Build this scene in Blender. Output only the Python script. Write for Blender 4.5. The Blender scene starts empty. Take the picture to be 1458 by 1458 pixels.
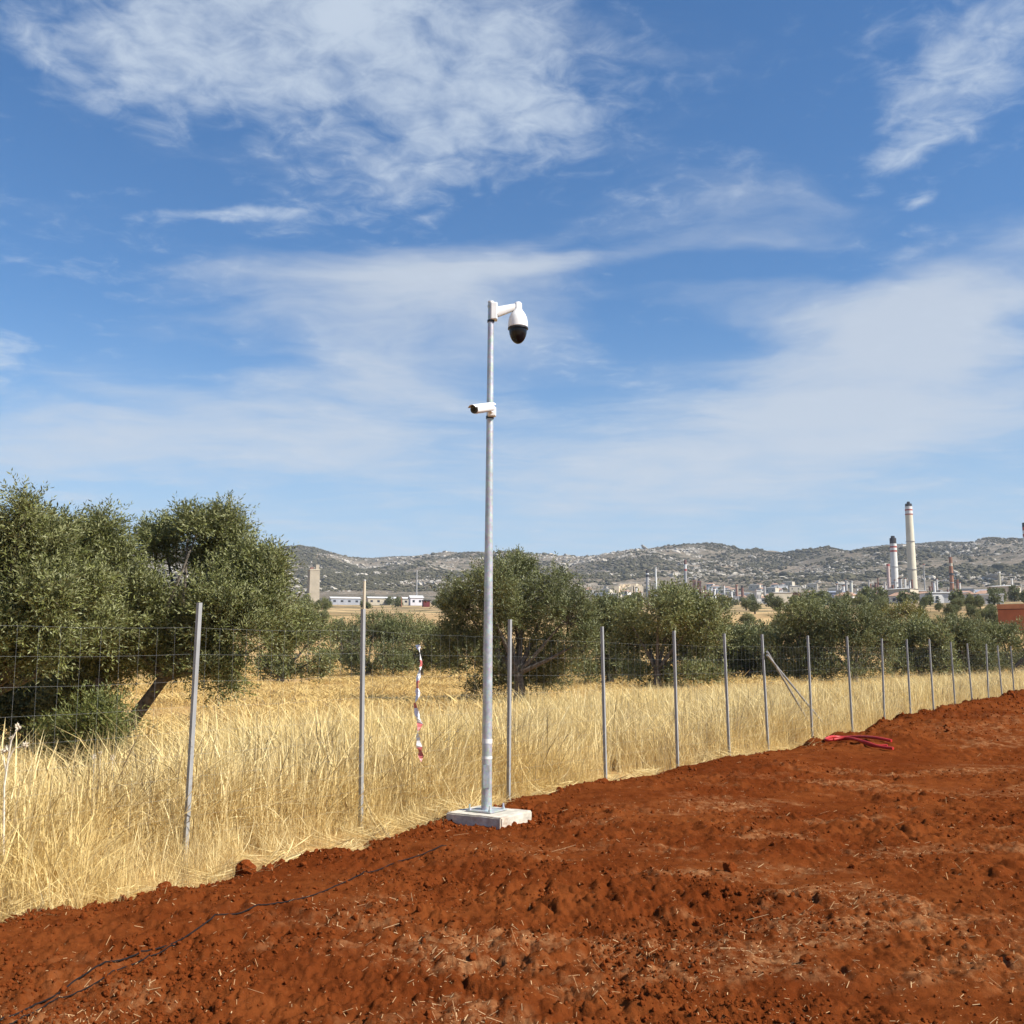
import bpy, math, random
import numpy as np
from mathutils import Vector, Matrix, noise as mnoise

random.seed(7)
rng = np.random.default_rng(7)
scene = bpy.context.scene
COL = scene.collection

# ------------------------------------------------------------------ camera
EYE = 1.67
F = 1460.0
PITCH = math.atan(203 / F)
cam_d = bpy.data.cameras.new('camera')
cam = bpy.data.objects.new('camera', cam_d)
COL.objects.link(cam)
cam.location = (0, 0, EYE)
cam.rotation_euler = (math.pi / 2 + PITCH, 0, 0)
cam_d.sensor_width = 36
cam_d.lens = 36 * F / 1458
cam_d.clip_start = 0.1
cam_d.clip_end = 12000
scene.camera = cam
CP, SP = math.cos(PITCH), math.sin(PITCH)

def ray(px, py):
    u = (px - 729) / F
    v = (729 - py) / F
    return np.array([u, CP - v * SP, SP + v * CP])

def at(px, py, Y):
    d = ray(px, py)
    k = Y / d[1]
    return np.array([d[0] * k, Y, EYE + d[2] * k])

def on_z(px, py, z=0.0):
    d = ray(px, py)
    k = (z - EYE) / d[2]
    return np.array([d[0] * k, d[1] * k, z])

# ------------------------------------------------------------------ light
SUN_EL = math.radians(43)
SUN_AZ = math.radians(-24)          # from +X towards +Y
SUN_DIR = Vector((math.cos(SUN_EL) * math.cos(SUN_AZ), math.cos(SUN_EL) * math.sin(SUN_AZ), math.sin(SUN_EL)))
sl = bpy.data.lights.new('sun', 'SUN')
sl.energy = 5.0
sl.angle = math.radians(0.5)
sl.color = (1.0, 0.95, 0.86)
sun = bpy.data.objects.new('sun', sl)
COL.objects.link(sun)
sun.rotation_euler = SUN_DIR.to_track_quat('Z', 'Y').to_euler()
sun.location = (60, -30, 60)

scene.view_settings.view_transform = 'Standard'
scene.view_settings.look = 'None'
scene.view_settings.exposure = 0.75
scene.view_settings.gamma = 1.0
scene.view_settings.use_curve_mapping = False
try:
    scene.cycles.volume_max_steps = 64
    scene.cycles.max_bounces = 8
    scene.cycles.transparent_max_bounces = 8
    scene.cycles.volume_bounces = 0
except Exception:
    pass

# ------------------------------------------------------------------ world
world = bpy.data.worlds.new('World')
scene.world = world
world.use_nodes = True
wt = world.node_tree
for n in list(wt.nodes):
    wt.nodes.remove(n)

class NT:
    """tiny helper around a node tree"""
    def __init__(s, tree):
        s.t = tree
    def n(s, typ, **kw):
        nd = s.t.nodes.new(typ)
        for k, v in kw.items():
            setattr(nd, k, v)
        return nd
    def link(s, a, b):
        s.t.links.new(a, b)
    def put(s, sock, v):
        if isinstance(v, bpy.types.NodeSocket):
            s.link(v, sock)
        elif v is not None:
            sock.default_value = v
    def m(s, op, a, b=None, c=None, clamp=False):
        nd = s.n('ShaderNodeMath', operation=op, use_clamp=clamp)
        s.put(nd.inputs[0], a); s.put(nd.inputs[1], b)
        if c is not None: s.put(nd.inputs[2], c)
        return nd.outputs[0]
    def vm(s, op, a, b=None, out=0):
        nd = s.n('ShaderNodeVectorMath', operation=op)
        s.put(nd.inputs[0], a)
        if b is not None:
            if op == 'SCALE': s.put(nd.inputs['Scale'], b)
            else: s.put(nd.inputs[1], b)
        return nd.outputs[out]
    def ss(s, x, a, b, lo=0.0, hi=1.0):
        nd = s.n('ShaderNodeMapRange', interpolation_type='SMOOTHSTEP')
        s.put(nd.inputs[0], x); s.put(nd.inputs[1], a); s.put(nd.inputs[2], b)
        s.put(nd.inputs[3], lo); s.put(nd.inputs[4], hi)
        return nd.outputs[0]
    def mix(s, f, a, b, mode='MIX'):
        nd = s.n('ShaderNodeMix', data_type='RGBA', blend_type=mode)
        s.put(nd.inputs[0], f)
        s.put(nd.inputs[6], (*a, 1) if isinstance(a, tuple) and len(a) == 3 else a)
        s.put(nd.inputs[7], (*b, 1) if isinstance(b, tuple) and len(b) == 3 else b)
        return nd.outputs[2]
    def noise(s, vec, scale, detail=5.0, rough=0.55, dist=0.0, lac=2.0):
        nd = s.n('ShaderNodeTexNoise')
        s.put(nd.inputs['Vector'], vec)
        nd.inputs['Scale'].default_value = scale
        nd.inputs['Detail'].default_value = detail
        nd.inputs['Roughness'].default_value = rough
        nd.inputs['Distortion'].default_value = dist
        nd.inputs['Lacunarity'].default_value = lac
        return nd.outputs[0]

W = NT(wt)
sky = W.n('ShaderNodeTexSky', sky_type='NISHITA')
sky.sun_disc = False
sky.sun_elevation = SUN_EL
sky.sun_rotation = math.pi / 2 - SUN_AZ
sky.altitude = 50
sky.air_density = 1.0
sky.dust_density = 0.35
sky.ozone_density = 2.2
SKY_K = 0.080
CLOUD_H = 0.07

tc = W.n('ShaderNodeTexCoord')
dirv = W.vm('NORMALIZE', tc.outputs['Generated'])
sep = W.n('ShaderNodeSeparateXYZ'); W.link(dirv, sep.inputs[0])
zz = W.m('ADD', W.m('MAXIMUM', sep.outputs[2], 0.0), CLOUD_H)
cmb = W.n('ShaderNodeCombineXYZ')
W.link(W.m('DIVIDE', sep.outputs[0], zz), cmb.inputs[0])
W.link(W.m('DIVIDE', sep.outputs[1], zz), cmb.inputs[1])
P = cmb.outputs[0]                                 # position on the cloud layer

def layer(px, py):
    d = ray(px, py); d = d / np.linalg.norm(d)
    z = max(d[2], 0) + CLOUD_H
    return np.array([d[0] / z, d[1] / z])

wn = W.n('ShaderNodeTexNoise'); W.link(P, wn.inputs['Vector'])
wn.inputs['Scale'].default_value = 1.3; wn.inputs['Detail'].default_value = 4
warp = W.vm('SCALE', W.vm('SUBTRACT', wn.outputs['Color'], (0.5, 0.5, 0.5)), 0.55)
PW = W.vm('ADD', P, warp)

def bank(c, a, b, soft=0.15, edge=1.25):
    """soft elliptical patch of the cloud layer"""
    c, a, b = layer(*c), layer(*a), layer(*b)
    M = np.linalg.inv(np.stack([a - c, b - c], 1))
    x = W.m('ADD', W.vm('DOT_PRODUCT', PW, (M[0, 0], M[0, 1], 0), 1), float(-M[0] @ c))
    y = W.m('ADD', W.vm('DOT_PRODUCT', PW, (M[1, 0], M[1, 1], 0), 1), float(-M[1] @ c))
    r = W.m('SQRT', W.m('ADD', W.m('MULTIPLY', x, x), W.m('MULTIPLY', y, y)))
    return W.ss(r, soft, edge, 1.0, 0.0)

def add_all(parts):
    o = None
    for p, w in parts:
        q = W.m('MULTIPLY', p, w)
        o = q if o is None else W.m('ADD', o, q)
    return o

# two heights of texture: billowy mottled patches and drawn-out veils
mott = W.noise(PW, 3.0, 12, 0.60, 0.15)
fine = W.noise(P, 15.0, 6, 0.60, 0.6)
mps = W.n('ShaderNodeMapping'); W.link(PW, mps.inputs[0])
mps.inputs['Rotation'].default_value = (0, 0, math.radians(-14))
mps.inputs['Scale'].default_value = (0.7, 1.6, 1)
veil = W.noise(mps.outputs[0], 2.6, 12, 0.6, 0.35)

A_mask = add_all([
    (bank((560, 110), (880, 190), (470, 320)), 0.62),
    (bank((640, 60), (900, 80), (640, 190)), 0.25),
    (bank((330, 50), (640, 40), (270, 210)), 0.48),
    (bank((110, 70), (360, 150), (90, 170)), 0.40),
    (bank((790, 130), (900, 170), (760, 250)), 0.30),
    (bank((335, 305), (450, 272), (340, 323), 0.0, 1.3), 0.75),
    (bank((215, 285), (270, 272), (218, 298), 0.0, 1.3), 0.45),
    (bank((1350, 120), (1530, 60), (1290, 270)), 0.66),
    (bank((1280, 222), (1390, 205), (1285, 252), 0.0, 1.3), 0.45),
    (bank((1265, 0), (1330, -10), (1262, 22)), 0.5),
    (bank((1325, 295), (1370, 285), (1325, 308), 0.0, 1.3), 0.5),
    (bank((10, 500), (100, 514), (15, 537), 0.0, 1.3), 0.85),
])
A_tex = W.m('ADD', W.m('MULTIPLY', W.m('SUBTRACT', mott, 0.5), 2.2), W.m('MULTIPLY', W.m('SUBTRACT', fine, 0.5), 1.5))
A_gen = W.ss(W.noise(P, 0.55, 2, 0.5), 0.56, 0.80, 0.0, 0.40)
A_d = W.ss(W.m('ADD', W.m('ADD', A_mask, A_gen), A_tex), 0.06, 1.30)

B_mask = add_all([
    (bank((610, 490), (900, 470), (580, 600)), 0.85),
    (bank((480, 430), (800, 400), (450, 500)), 0.58),
    (bank((300, 395), (480, 390), (300, 430)), 0.30),
    (bank((820, 380), (1180, 350), (820, 402), 0.0, 1.3), 0.50),
    (bank((1060, 320), (1260, 330), (1050, 385)), 0.50),
    (bank((1360, 450), (1640, 410), (1310, 540)), 1.0),
    (bank((1250, 560), (1640, 560), (1230, 650)), 0.80),
    (bank((1080, 445), (1260, 450), (1080, 485)), 0.55),
    (bank((1000, 660), (1500, 620), (980, 740)), 0.70),
    (bank((380, 625), (780, 640), (350, 690)), 0.75),
    (bank((60, 640), (300, 630), (60, 690)), 0.40),
    (bank((200, 560), (330, 580), (210, 585)), 0.30),
    (bank((560, 30), (1000, 200), (400, 320), 0.2, 1.4), 0.42),
])
zlow = W.ss(sep.outputs[2], 0.03, 0.34, 1.0, 0.0)       # deeper air and thin veil towards the horizon, all round
B_tex = W.m('ADD', W.m('MULTIPLY', W.m('SUBTRACT', veil, 0.5), 1.25), W.m('MULTIPLY', W.m('SUBTRACT', mott, 0.5), 0.95))
B_d = W.ss(W.m('ADD', W.m('ADD', B_mask, W.m('MULTIPLY', zlow, 0.60)), B_tex), 0.10, 1.35)

hs = W.n('ShaderNodeHueSaturation'); hs.inputs['Saturation'].default_value = 1.27
W.link(sky.outputs[0], hs.inputs['Color']); skyc = W.mix(1.0, hs.outputs[0], (0.89, 0.985, 1.06), 'MULTIPLY')      # clear dry air: a deeper blue
def cloudc(c):
    return tuple(v / (SKY_K * 2 ** 0.75) for v in c)
hz = W.m('MULTIPLY', W.m('POWER', zlow, 1.2), 0.82)
c0 = W.mix(hz, skyc, cloudc((0.43, 0.60, 0.79)))
c1 = W.mix(W.m('MULTIPLY', B_d, 0.82), c0, cloudc((0.62, 0.68, 0.76)))
c2 = W.mix(W.m('MULTIPLY', A_d, 0.80), c1, cloudc((0.625, 0.715, 0.83)))
bg = W.n('ShaderNodeBackground')
W.link(c2, bg.inputs[0]); bg.inputs[1].default_value = SKY_K
wo = W.n('ShaderNodeOutputWorld'); W.link(bg.outputs[0], wo.inputs[0])

# ------------------------------------------------------------------ numeric noise
_perm = rng.permutation(4096)
def _h(ix, iy, iz):
    return _perm[(_perm[(_perm[ix & 4095] + iy) & 4095] + iz) & 4095] / 4095.0 * 2 - 1
def vnoise(x, y, z=0.0):
    x = np.asarray(x, float); y = np.asarray(y, float); z = np.zeros_like(x) + z
    ix, iy, iz = np.floor(x).astype(int), np.floor(y).astype(int), np.floor(z).astype(int)
    fx, fy, fz = x - ix, y - iy, z - iz
    fx = fx * fx * fx * (fx * (fx * 6 - 15) + 10); fy = fy * fy * fy * (fy * (fy * 6 - 15) + 10); fz = fz * fz * (3 - 2 * fz)
    r = 0
    for dx in (0, 1):
        for dy in (0, 1):
            for dz in (0, 1):
                w = (fx if dx else 1 - fx) * (fy if dy else 1 - fy) * (fz if dz else 1 - fz)
                r = r + w * _h(ix + dx, iy + dy, iz + dz)
    return r
def fbm(x, y, oct=4, gain=0.5, z=0.0):
    a, s, r = 1.0, 1.0, 0
    for k in range(oct):
        r = r + a * vnoise(np.asarray(x) * s + 17.3 * k, np.asarray(y) * s - 9.1 * k, z)
        a *= gain; s *= 2.03
    return r
def sst(x, a, b):
    t = np.clip((np.asarray(x, float) - a) / (b - a), 0, 1)
    return t * t * (3 - 2 * t)

# ------------------------------------------------------------------ materials
MATS = {}
def material(name):
    m = bpy.data.materials.new(name); m.use_nodes = True
    for n in list(m.node_tree.nodes): m.node_tree.nodes.remove(n)
    MATS[name] = m
    T = NT(m.node_tree)
    out = T.n('ShaderNodeOutputMaterial')
    return m, T, out

def principled(T, out, col, rough=0.8, metal=0.0, spec=0.3, bump=None, bstr=0.3, bdist=0.01):
    b = T.n('ShaderNodeBsdfPrincipled')
    T.put(b.inputs['Base Color'], (*col, 1) if isinstance(col, tuple) and len(col) == 3 else col)
    T.put(b.inputs['Roughness'], rough)
    b.inputs['Metallic'].default_value = metal
    b.inputs['Specular IOR Level'].default_value = spec
    if bump is not None:
        bn = T.n('ShaderNodeBump'); bn.inputs['Strength'].default_value = bstr; bn.inputs['Distance'].default_value = bdist
        T.link(bump, bn.inputs['Height']); T.link(bn.outputs[0], b.inputs['Normal'])
    T.link(b.outputs[0], out.inputs[0])
    return b

def worn(name, col, var=0.18, scale=6.0, rough=0.8, metal=0.0, spec=0.3, bstr=0.2, dirt=None):
    """plain colour with uneven tone, slight relief and optional dirt"""
    m, T, out = material(name)
    co = T.n('ShaderNodeTexCoord').outputs['Object']
    nz = T.noise(co, scale, 6, 0.6)
    lo = tuple(c * (1 - var) for c in col); hi = tuple(min(1, c * (1 + var)) for c in col)
    c = T.mix(T.ss(nz, 0.3, 0.7), lo, hi)
    if dirt:
        c = T.mix(T.ss(T.noise(co, scale * 0.6, 8, 0.7), 0.52, 0.72, 0.0, 0.6), c, dirt)
    principled(T, out, c, rough, metal, spec, T.noise(co, scale * 6, 4), bstr, 0.005)
    return m

# soil ----------------------------------------------------------------
m_soil, T, out = material('red_soil')
pos = T.n('ShaderNodeNewGeometry').outputs['Position']
n1 = T.noise(pos, 0.55, 4, 0.6); n2 = T.noise(pos, 5.0, 8, 0.65); n3 = T.noise(pos, 42.0, 6, 0.7)
c = T.mix(T.ss(n1, 0.36, 0.66), (0.125, 0.0285, 0.0070), (0.180, 0.0490, 0.0125))
c = T.mix(T.ss(n2, 0.38, 0.70, 0.0, 0.75), c, (0.090, 0.0195, 0.0046))
c = T.mix(T.ss(n3, 0.54, 0.74, 0.0, 0.55), c, (0.235, 0.078, 0.0215))
att = T.n('ShaderNodeAttribute', attribute_name='dust')
dn = T.m('MULTIPLY', att.outputs['Fac'], T.ss(T.noise(pos, 9.0, 8, 0.72), 0.42, 0.66))
c = T.mix(T.m('MULTIPLY', dn, 0.62), c, (0.36, 0.175, 0.075))
principled(T, out, c, 1.0, 0, 0.0, T.m('ADD', n3, T.noise(pos, 130.0, 4, 0.7)), 0.75, 0.012)

m_clod = worn('soil_clod', (0.155, 0.037, 0.0092), 0.35, 9.0, 1.0, 0, 0.0, 0.6)

# dry field ------------------------------------------------------------
m_field, T, out = material('dry_field')
pos = T.n('ShaderNodeNewGeometry').outputs['Position']
n1 = T.noise(pos, 0.16, 5, 0.6); n2 = T.noise(pos, 1.7, 8, 0.7); n3 = T.noise(pos, 30.0, 5, 0.7)
c = T.mix(T.ss(n1, 0.35, 0.65), (0.40, 0.235, 0.085), (0.52, 0.345, 0.145))
c = T.mix(T.ss(n2, 0.46, 0.72, 0.0, 0.7), c, (0.24, 0.135, 0.06))
c = T.mix(T.ss(n3, 0.5, 0.75, 0.0, 0.5), c, (0.66, 0.50, 0.25))
far = T.n('ShaderNodeAttribute', attribute_name='far').outputs['Fac']
nf = T.noise(pos, 0.018, 6, 0.6); nf2 = T.noise(pos, 0.09, 5, 0.65)
cf = T.mix(T.ss(nf, 0.42, 0.58), (0.52, 0.36, 0.18), (0.33, 0.22, 0.115))
cf = T.mix(T.ss(nf2, 0.47, 0.56, 0.0, 0.85), cf, (0.075, 0.080, 0.040))
c = T.mix(far, c, cf)
principled(T, out, c, 0.95, 0, 0.1, n3, 0.6, 0.03)

# hills -----------------------------------------------------------------
m_hill, T, out = material('scrub_hill')
pos = T.n('ShaderNodeNewGeometry').outputs['Position']
mp = T.n('ShaderNodeMapping'); T.link(pos, mp.inputs[0]); mp.inputs['Scale'].default_value = (0.75, 1.0, 1.6); sp = mp.outputs[0]
n1 = T.noise(sp, 0.0032, 6, 0.62, 0.5); n2 = T.noise(sp, 0.017, 8, 0.72, 0.4); n3 = T.noise(sp, 0.070, 6, 0.80); n4 = T.noise(sp, 0.006, 4, 0.6, 1.0)
c = T.mix(T.ss(n1, 0.40, 0.60), (0.170, 0.140, 0.100), (0.275, 0.215, 0.152))
c = T.mix(T.ss(n4, 0.52, 0.66, 0.0, 0.7), c, (0.21, 0.165, 0.110))
c = T.mix(T.ss(n3, 0.49, 0.58, 0.0, 0.8), c, (0.060, 0.064, 0.038))
rock = T.m('MULTIPLY', T.ss(n2, 0.50, 0.62), T.ss(n1, 0.38, 0.60, 0.25, 0.8))
rock = T.m('MULTIPLY', rock, T.ss(n3, 0.42, 0.53, 1.0, 0.12))
c = T.mix(T.m('MULTIPLY', rock, 0.95), c, (0.42, 0.37, 0.30))
principled(T, out, c, 0.95, 0, 0.1, n3, 1.0, 6.0)

# straw grass -------------------------------------------------------------
def straw(name, cols, trans=0.25):
    m, T, out = material(name)
    a = T.n('ShaderNodeAttribute', attribute_name='tone').outputs['Fac']
    r = T.n('ShaderNodeObjectInfo').outputs['Random']
    pos = T.n('ShaderNodeNewGeometry').outputs['Position']
    big = T.noise(pos, 0.5, 4, 0.6)
    c = T.mix(a, cols[0], cols[1])
    c = T.mix(T.ss(r, 0.55, 1.0, 0.0, 0.7), c, cols[2])
    c = T.mix(T.ss(big, 0.42, 0.70, 0.0, 0.6), c, cols[3])
    c = T.mix(T.ss(r, 0.90, 0.93, 0.0, 0.75), c, (0.25, 0.19, 0.12))          # weathered grey brown weeds among the straw
    d = T.n('ShaderNodeBsdfDiffuse'); T.link(c, d.inputs[0])
    t = T.n('ShaderNodeBsdfTranslucent'); T.link(c, t.inputs[0])
    mx = T.n('ShaderNodeMixShader'); mx.inputs[0].default_value = trans
    T.link(d.outputs[0], mx.inputs[1]); T.link(t.outputs[0], mx.inputs[2]); T.link(mx.outputs[0], out.inputs[0])
    return m
m_straw = straw('dry_straw', [(0.56, 0.395, 0.145), (0.90, 0.755, 0.41), (0.40, 0.265, 0.105), (0.78, 0.59, 0.235)])
m_stubble = straw('dry_stubble', [(0.50, 0.33, 0.115), (0.76, 0.58, 0.25), (0.34, 0.22, 0.095), (0.66, 0.47, 0.18)], 0.2)
m_litter = straw('straw_bits', [(0.32, 0.16, 0.07), (0.60, 0.42, 0.23), (0.5, 0.33, 0.17), (0.45, 0.28, 0.13)], 0.1)

# leaves ------------------------------------------------------------------
def leaf(name, top, top2, under, trans=0.15):
    m, T, out = material(name)
    a = T.n('ShaderNodeAttribute', attribute_name='tone').outputs['Fac']
    g = T.n('ShaderNodeNewGeometry')
    c = T.mix(a, top, top2)
    c = T.mix(T.m('MULTIPLY', g.outputs['Backfacing'], 0.85), c, under)
    b = T.n('ShaderNodeBsdfPrincipled')
    T.link(c, b.inputs['Base Color']); b.inputs['Roughness'].default_value = 0.55; b.inputs['Specular IOR Level'].default_value = 0.35
    t = T.n('ShaderNodeBsdfTranslucent'); T.link(T.mix(0.5, c, top2), t.inputs[0])
    mx = T.n('ShaderNodeMixShader'); mx.inputs[0].default_value = trans
    T.link(b.outputs[0], mx.inputs[1]); T.link(t.outputs[0], mx.inputs[2]); T.link(mx.outputs[0], out.inputs[0])
    return m
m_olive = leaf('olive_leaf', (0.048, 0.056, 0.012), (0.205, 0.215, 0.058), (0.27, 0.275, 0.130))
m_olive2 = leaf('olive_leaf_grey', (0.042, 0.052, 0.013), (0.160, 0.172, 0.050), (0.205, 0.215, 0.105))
m_shoot = leaf('green_shoot', (0.050, 0.062, 0.011), (0.16, 0.17, 0.034), (0.18, 0.185, 0.06))
m_yellow = leaf('yellow_leaf', (0.11, 0.105, 0.016), (0.23, 0.20, 0.03), (0.20, 0.18, 0.05))
m_bark = worn('olive_bark', (0.125, 0.105, 0.082), 0.4, 14.0, 0.95, 0, 0.1, 0.9)

# things --------------------------------------------------------------------
m_galv, T, out = material('galvanised_steel')
co = T.n('ShaderNodeTexCoord').outputs['Object']
vor = T.n('ShaderNodeTexVoronoi'); T.link(co, vor.inputs['Vector']); vor.inputs['Scale'].default_value = 45
c = T.mix(T.ss(T.noise(co, 7, 6, 0.6), 0.3, 0.7), (0.38, 0.40, 0.41), (0.50, 0.53, 0.535))
c = T.mix(0.12, c, vor.outputs['Color'], 'OVERLAY')
principled(T, out, c, T.ss(T.noise(co, 20, 4), 0.3, 0.7, 0.36, 0.55), 0.45, 0.5, T.noise(co, 60, 3), 0.08, 0.002)
m_post = worn('zinc_post', (0.29, 0.29, 0.285), 0.14, 9.0, 0.6, 0.1, 0.4, 0.1, (0.30, 0.27, 0.23))
m_wire = worn('zinc_wire', (0.36, 0.37, 0.36), 0.1, 4.0, 0.6, 0.2, 0.3, 0.0)
m_white = worn('white_paint', (0.80, 0.80, 0.78), 0.04, 12.0, 0.35, 0, 0.5, 0.03)
m_black = worn('black_plastic', (0.018, 0.018, 0.02), 0.2, 20.0, 0.4, 0, 0.5, 0.05)
m_dome, T, out = material('smoked_dome')
principled(T, out, (0.010, 0.010, 0.012), 0.12, 0, 0.25)
m_conc = worn('pale_concrete', (0.52, 0.475, 0.39), 0.22, 7.0, 0.92, 0, 0.1, 0.8, (0.30, 0.135, 0.065))
m_band = worn('pale_tape', (0.72, 0.72, 0.68), 0.06, 20.0, 0.5, 0, 0.4, 0.05)
m_tape_r = worn('red_plastic', (0.52, 0.13, 0.12), 0.12, 20.0, 0.4, 0, 0.5, 0.05)
m_tape_w = worn('white_plastic', (0.78, 0.77, 0.76), 0.05, 20.0, 0.4, 0, 0.5, 0.05)
m_cond = worn('red_conduit', (0.42, 0.024, 0.020), 0.2, 6.0, 0.45, 0, 0.4, 0.05)
m_cable = worn('black_cable', (0.012, 0.010, 0.010), 0.2, 6.0, 0.8, 0, 0.15, 0.05)
m_dry = worn('dry_stem', (0.66, 0.58, 0.45), 0.2, 30.0, 0.9, 0, 0.1, 0.2)
m_stack = worn('stack_cream', (0.58, 0.53, 0.41), 0.10, 0.08, 0.9, 0, 0.15, 0.1)
m_stackw = worn('stack_white', (0.62, 0.61, 0.585), 0.08, 0.2, 0.85, 0, 0.2, 0.1)
m_stackr = worn('stack_red', (0.36, 0.085, 0.065), 0.15, 0.2, 0.85, 0, 0.2, 0.1)
m_stackd = worn('stack_soot', (0.045, 0.04, 0.042), 0.2, 0.2, 0.9, 0, 0.2, 0.1)
m_steel = worn('plant_steel', (0.34, 0.33, 0.32), 0.18, 0.3, 0.6, 0.2, 0.4, 0.1)
m_rust = worn('rusty_steel', (0.26, 0.13, 0.08), 0.3, 0.25, 0.9, 0, 0.2, 0.2)
m_brown = worn('brown_cladding', (0.17, 0.085, 0.065), 0.2, 0.2, 0.85, 0, 0.2, 0.1)
m_cream = worn('cream_render', (0.50, 0.44, 0.34), 0.1, 0.3, 0.9, 0, 0.1, 0.1)
m_beige = worn('beige_concrete', (0.36, 0.31, 0.235), 0.12, 0.2, 0.9, 0, 0.1, 0.2)
m_wall = worn('white_render', (0.60, 0.57, 0.52), 0.08, 0.3, 0.9, 0, 0.1, 0.1)
m_roof = worn('clay_roof', (0.37, 0.23, 0.16), 0.2, 0.5, 0.9, 0, 0.1, 0.2)
m_greyroof = worn('grey_sheet', (0.34, 0.36, 0.40), 0.1, 0.4, 0.5, 0.2, 0.4, 0.1)
m_brick = worn('red_brick', (0.42, 0.135, 0.065), 0.12, 0.9, 0.9, 0, 0.15, 0.2)
m_brickl = worn('orange_coping', (0.52, 0.22, 0.11), 0.10, 1.2, 0.9, 0, 0.15, 0.2)
m_win = worn('dark_window', (0.035, 0.04, 0.05), 0.1, 2.0, 0.25, 0, 0.5, 0.0)
m_quarry = worn('quarry_rock', (0.60, 0.50, 0.36), 0.22, 0.06, 0.95, 0, 0.1, 0.6)

# ------------------------------------------------------------------ object helpers
def np_mesh(name, V, Fc, mat, smooth=False, attrs=None):
    V = np.ascontiguousarray(V, dtype=np.float32); Fc = np.ascontiguousarray(Fc, dtype=np.int32)
    me = bpy.data.meshes.new(name)
    n, k = Fc.shape
    me.vertices.add(len(V)); me.vertices.foreach_set('co', V.ravel())
    me.loops.add(n * k); me.loops.foreach_set('vertex_index', Fc.ravel())
    me.polygons.add(n); me.polygons.foreach_set('loop_start', np.arange(n, dtype=np.int32) * k)
    if smooth: me.polygons.foreach_set('use_smooth', np.ones(n, dtype=bool))
    for an, arr in (attrs or {}).items():
        a = me.attributes.new(an, 'FLOAT', 'POINT'); a.data.foreach_set('value', np.ascontiguousarray(arr, dtype=np.float32))
    me.materials.append(mat)
    me.update(calc_edges=True)
    return me

def link(name, me, parent=None, loc=None):
    o = bpy.data.objects.new(name, me); COL.objects.link(o)
    if parent is not None: o.parent = parent
    if loc is not None: o.location = loc
    return o

def tag(o, label=None, cat=None, group=None, kind=None):
    if label: o['label'] = label
    if cat: o['category'] = cat
    if group: o['group'] = group
    if kind: o['kind'] = kind
    return o

def thing(name, label, cat, loc=(0, 0, 0), rz=0.0, group=None):
    o = bpy.data.objects.new(name, None); COL.objects.link(o)
    o.empty_display_size = 0.2
    o.location = tuple(float(v) for v in loc); o.rotation_euler = (0, 0, rz)
    return tag(o, label, cat, group)

class MB:
    def __init__(s): s.v = []; s.f = []
    def add(s, vs, fs):
        b = len(s.v); s.v.extend([tuple(map(float, v)) for v in vs]); s.f.extend([tuple(b + i for i in f) for f in fs])
        return s
    def box(s, c, size, rz=0.0, taper=1.0):
        cx, cy, cz = c; sx, sy, sz = (q / 2 for q in size); co, si = math.cos(rz), math.sin(rz)
        vs = []
        for z, t in ((-sz, 1), (sz, taper)):
            for x, y in ((-sx, -sy), (sx, -sy), (sx, sy), (-sx, sy)):
                x, y = x * t, y * t
                vs.append((cx + x * co - y * si, cy + x * si + y * co, cz + z))
        return s.add(vs, [(3, 2, 1, 0), (4, 5, 6, 7), (0, 1, 5, 4), (1, 2, 6, 5), (2, 3, 7, 6), (3, 0, 4, 7)])
    def tube(s, pts, radii, n=8, cap=True):
        pts = [Vector(p) for p in pts]
        if not hasattr(radii, '__len__'): radii = [radii] * len(pts)
        up = None; vs = []
        for i, p in enumerate(pts):
            t = (pts[min(i + 1, len(pts) - 1)] - pts[max(i - 1, 0)])
            t = t.normalized() if t.length > 1e-9 else Vector((0, 0, 1))
            if up is None:
                up = t.orthogonal().normalized()
            else:
                up = (up - t * up.dot(t))
                up = up.normalized() if up.length > 1e-6 else t.orthogonal().normalized()
            b = t.cross(up)
            for k in range(n):
                a = 2 * math.pi * k / n
                vs.append(p + (up * math.cos(a) + b * math.sin(a)) * radii[i])
        fs = []
        for i in range(len(pts) - 1):
            for k in range(n):
                fs.append((i * n + k, i * n + (k + 1) % n, (i + 1) * n + (k + 1) % n, (i + 1) * n + k))
        if cap:
            fs.append(tuple(range(n - 1, -1, -1))); fs.append(tuple((len(pts) - 1) * n + k for k in range(n)))
        return s.add(vs, fs)
    def lathe(s, prof, n=24, c=(0, 0, 0)):
        vs = []; fs = []
        for r, z in prof:
            for k in range(n):
                a = 2 * math.pi * k / n
                vs.append((c[0] + r * math.cos(a), c[1] + r * math.sin(a), c[2] + z))
        for i in range(len(prof) - 1):
            for k in range(n):
                fs.append((i * n + k, i * n + (k + 1) % n, (i + 1) * n + (k + 1) % n, (i + 1) * n + k))
        fs.append(tuple(range(n - 1, -1, -1))); fs.append(tuple((len(prof) - 1) * n + k for k in range(n)))
        return s.add(vs, fs)
    def mesh(s, name, mat, smooth=False, angle=40):
        me = bpy.data.meshes.new(name)
        me.from_pydata(s.v, [], s.f); me.materials.append(mat); me.update()
        if smooth:
            me.polygons.foreach_set('use_smooth', [True] * len(me.polygons))
            try: me.set_sharp_from_angle(angle=math.radians(angle))
            except Exception: pass
        return me
    def build(s, name, mat, parent=None, smooth=False, angle=40, loc=None):
        return link(name, s.mesh(name, mat, smooth, angle), parent, loc)

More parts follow.
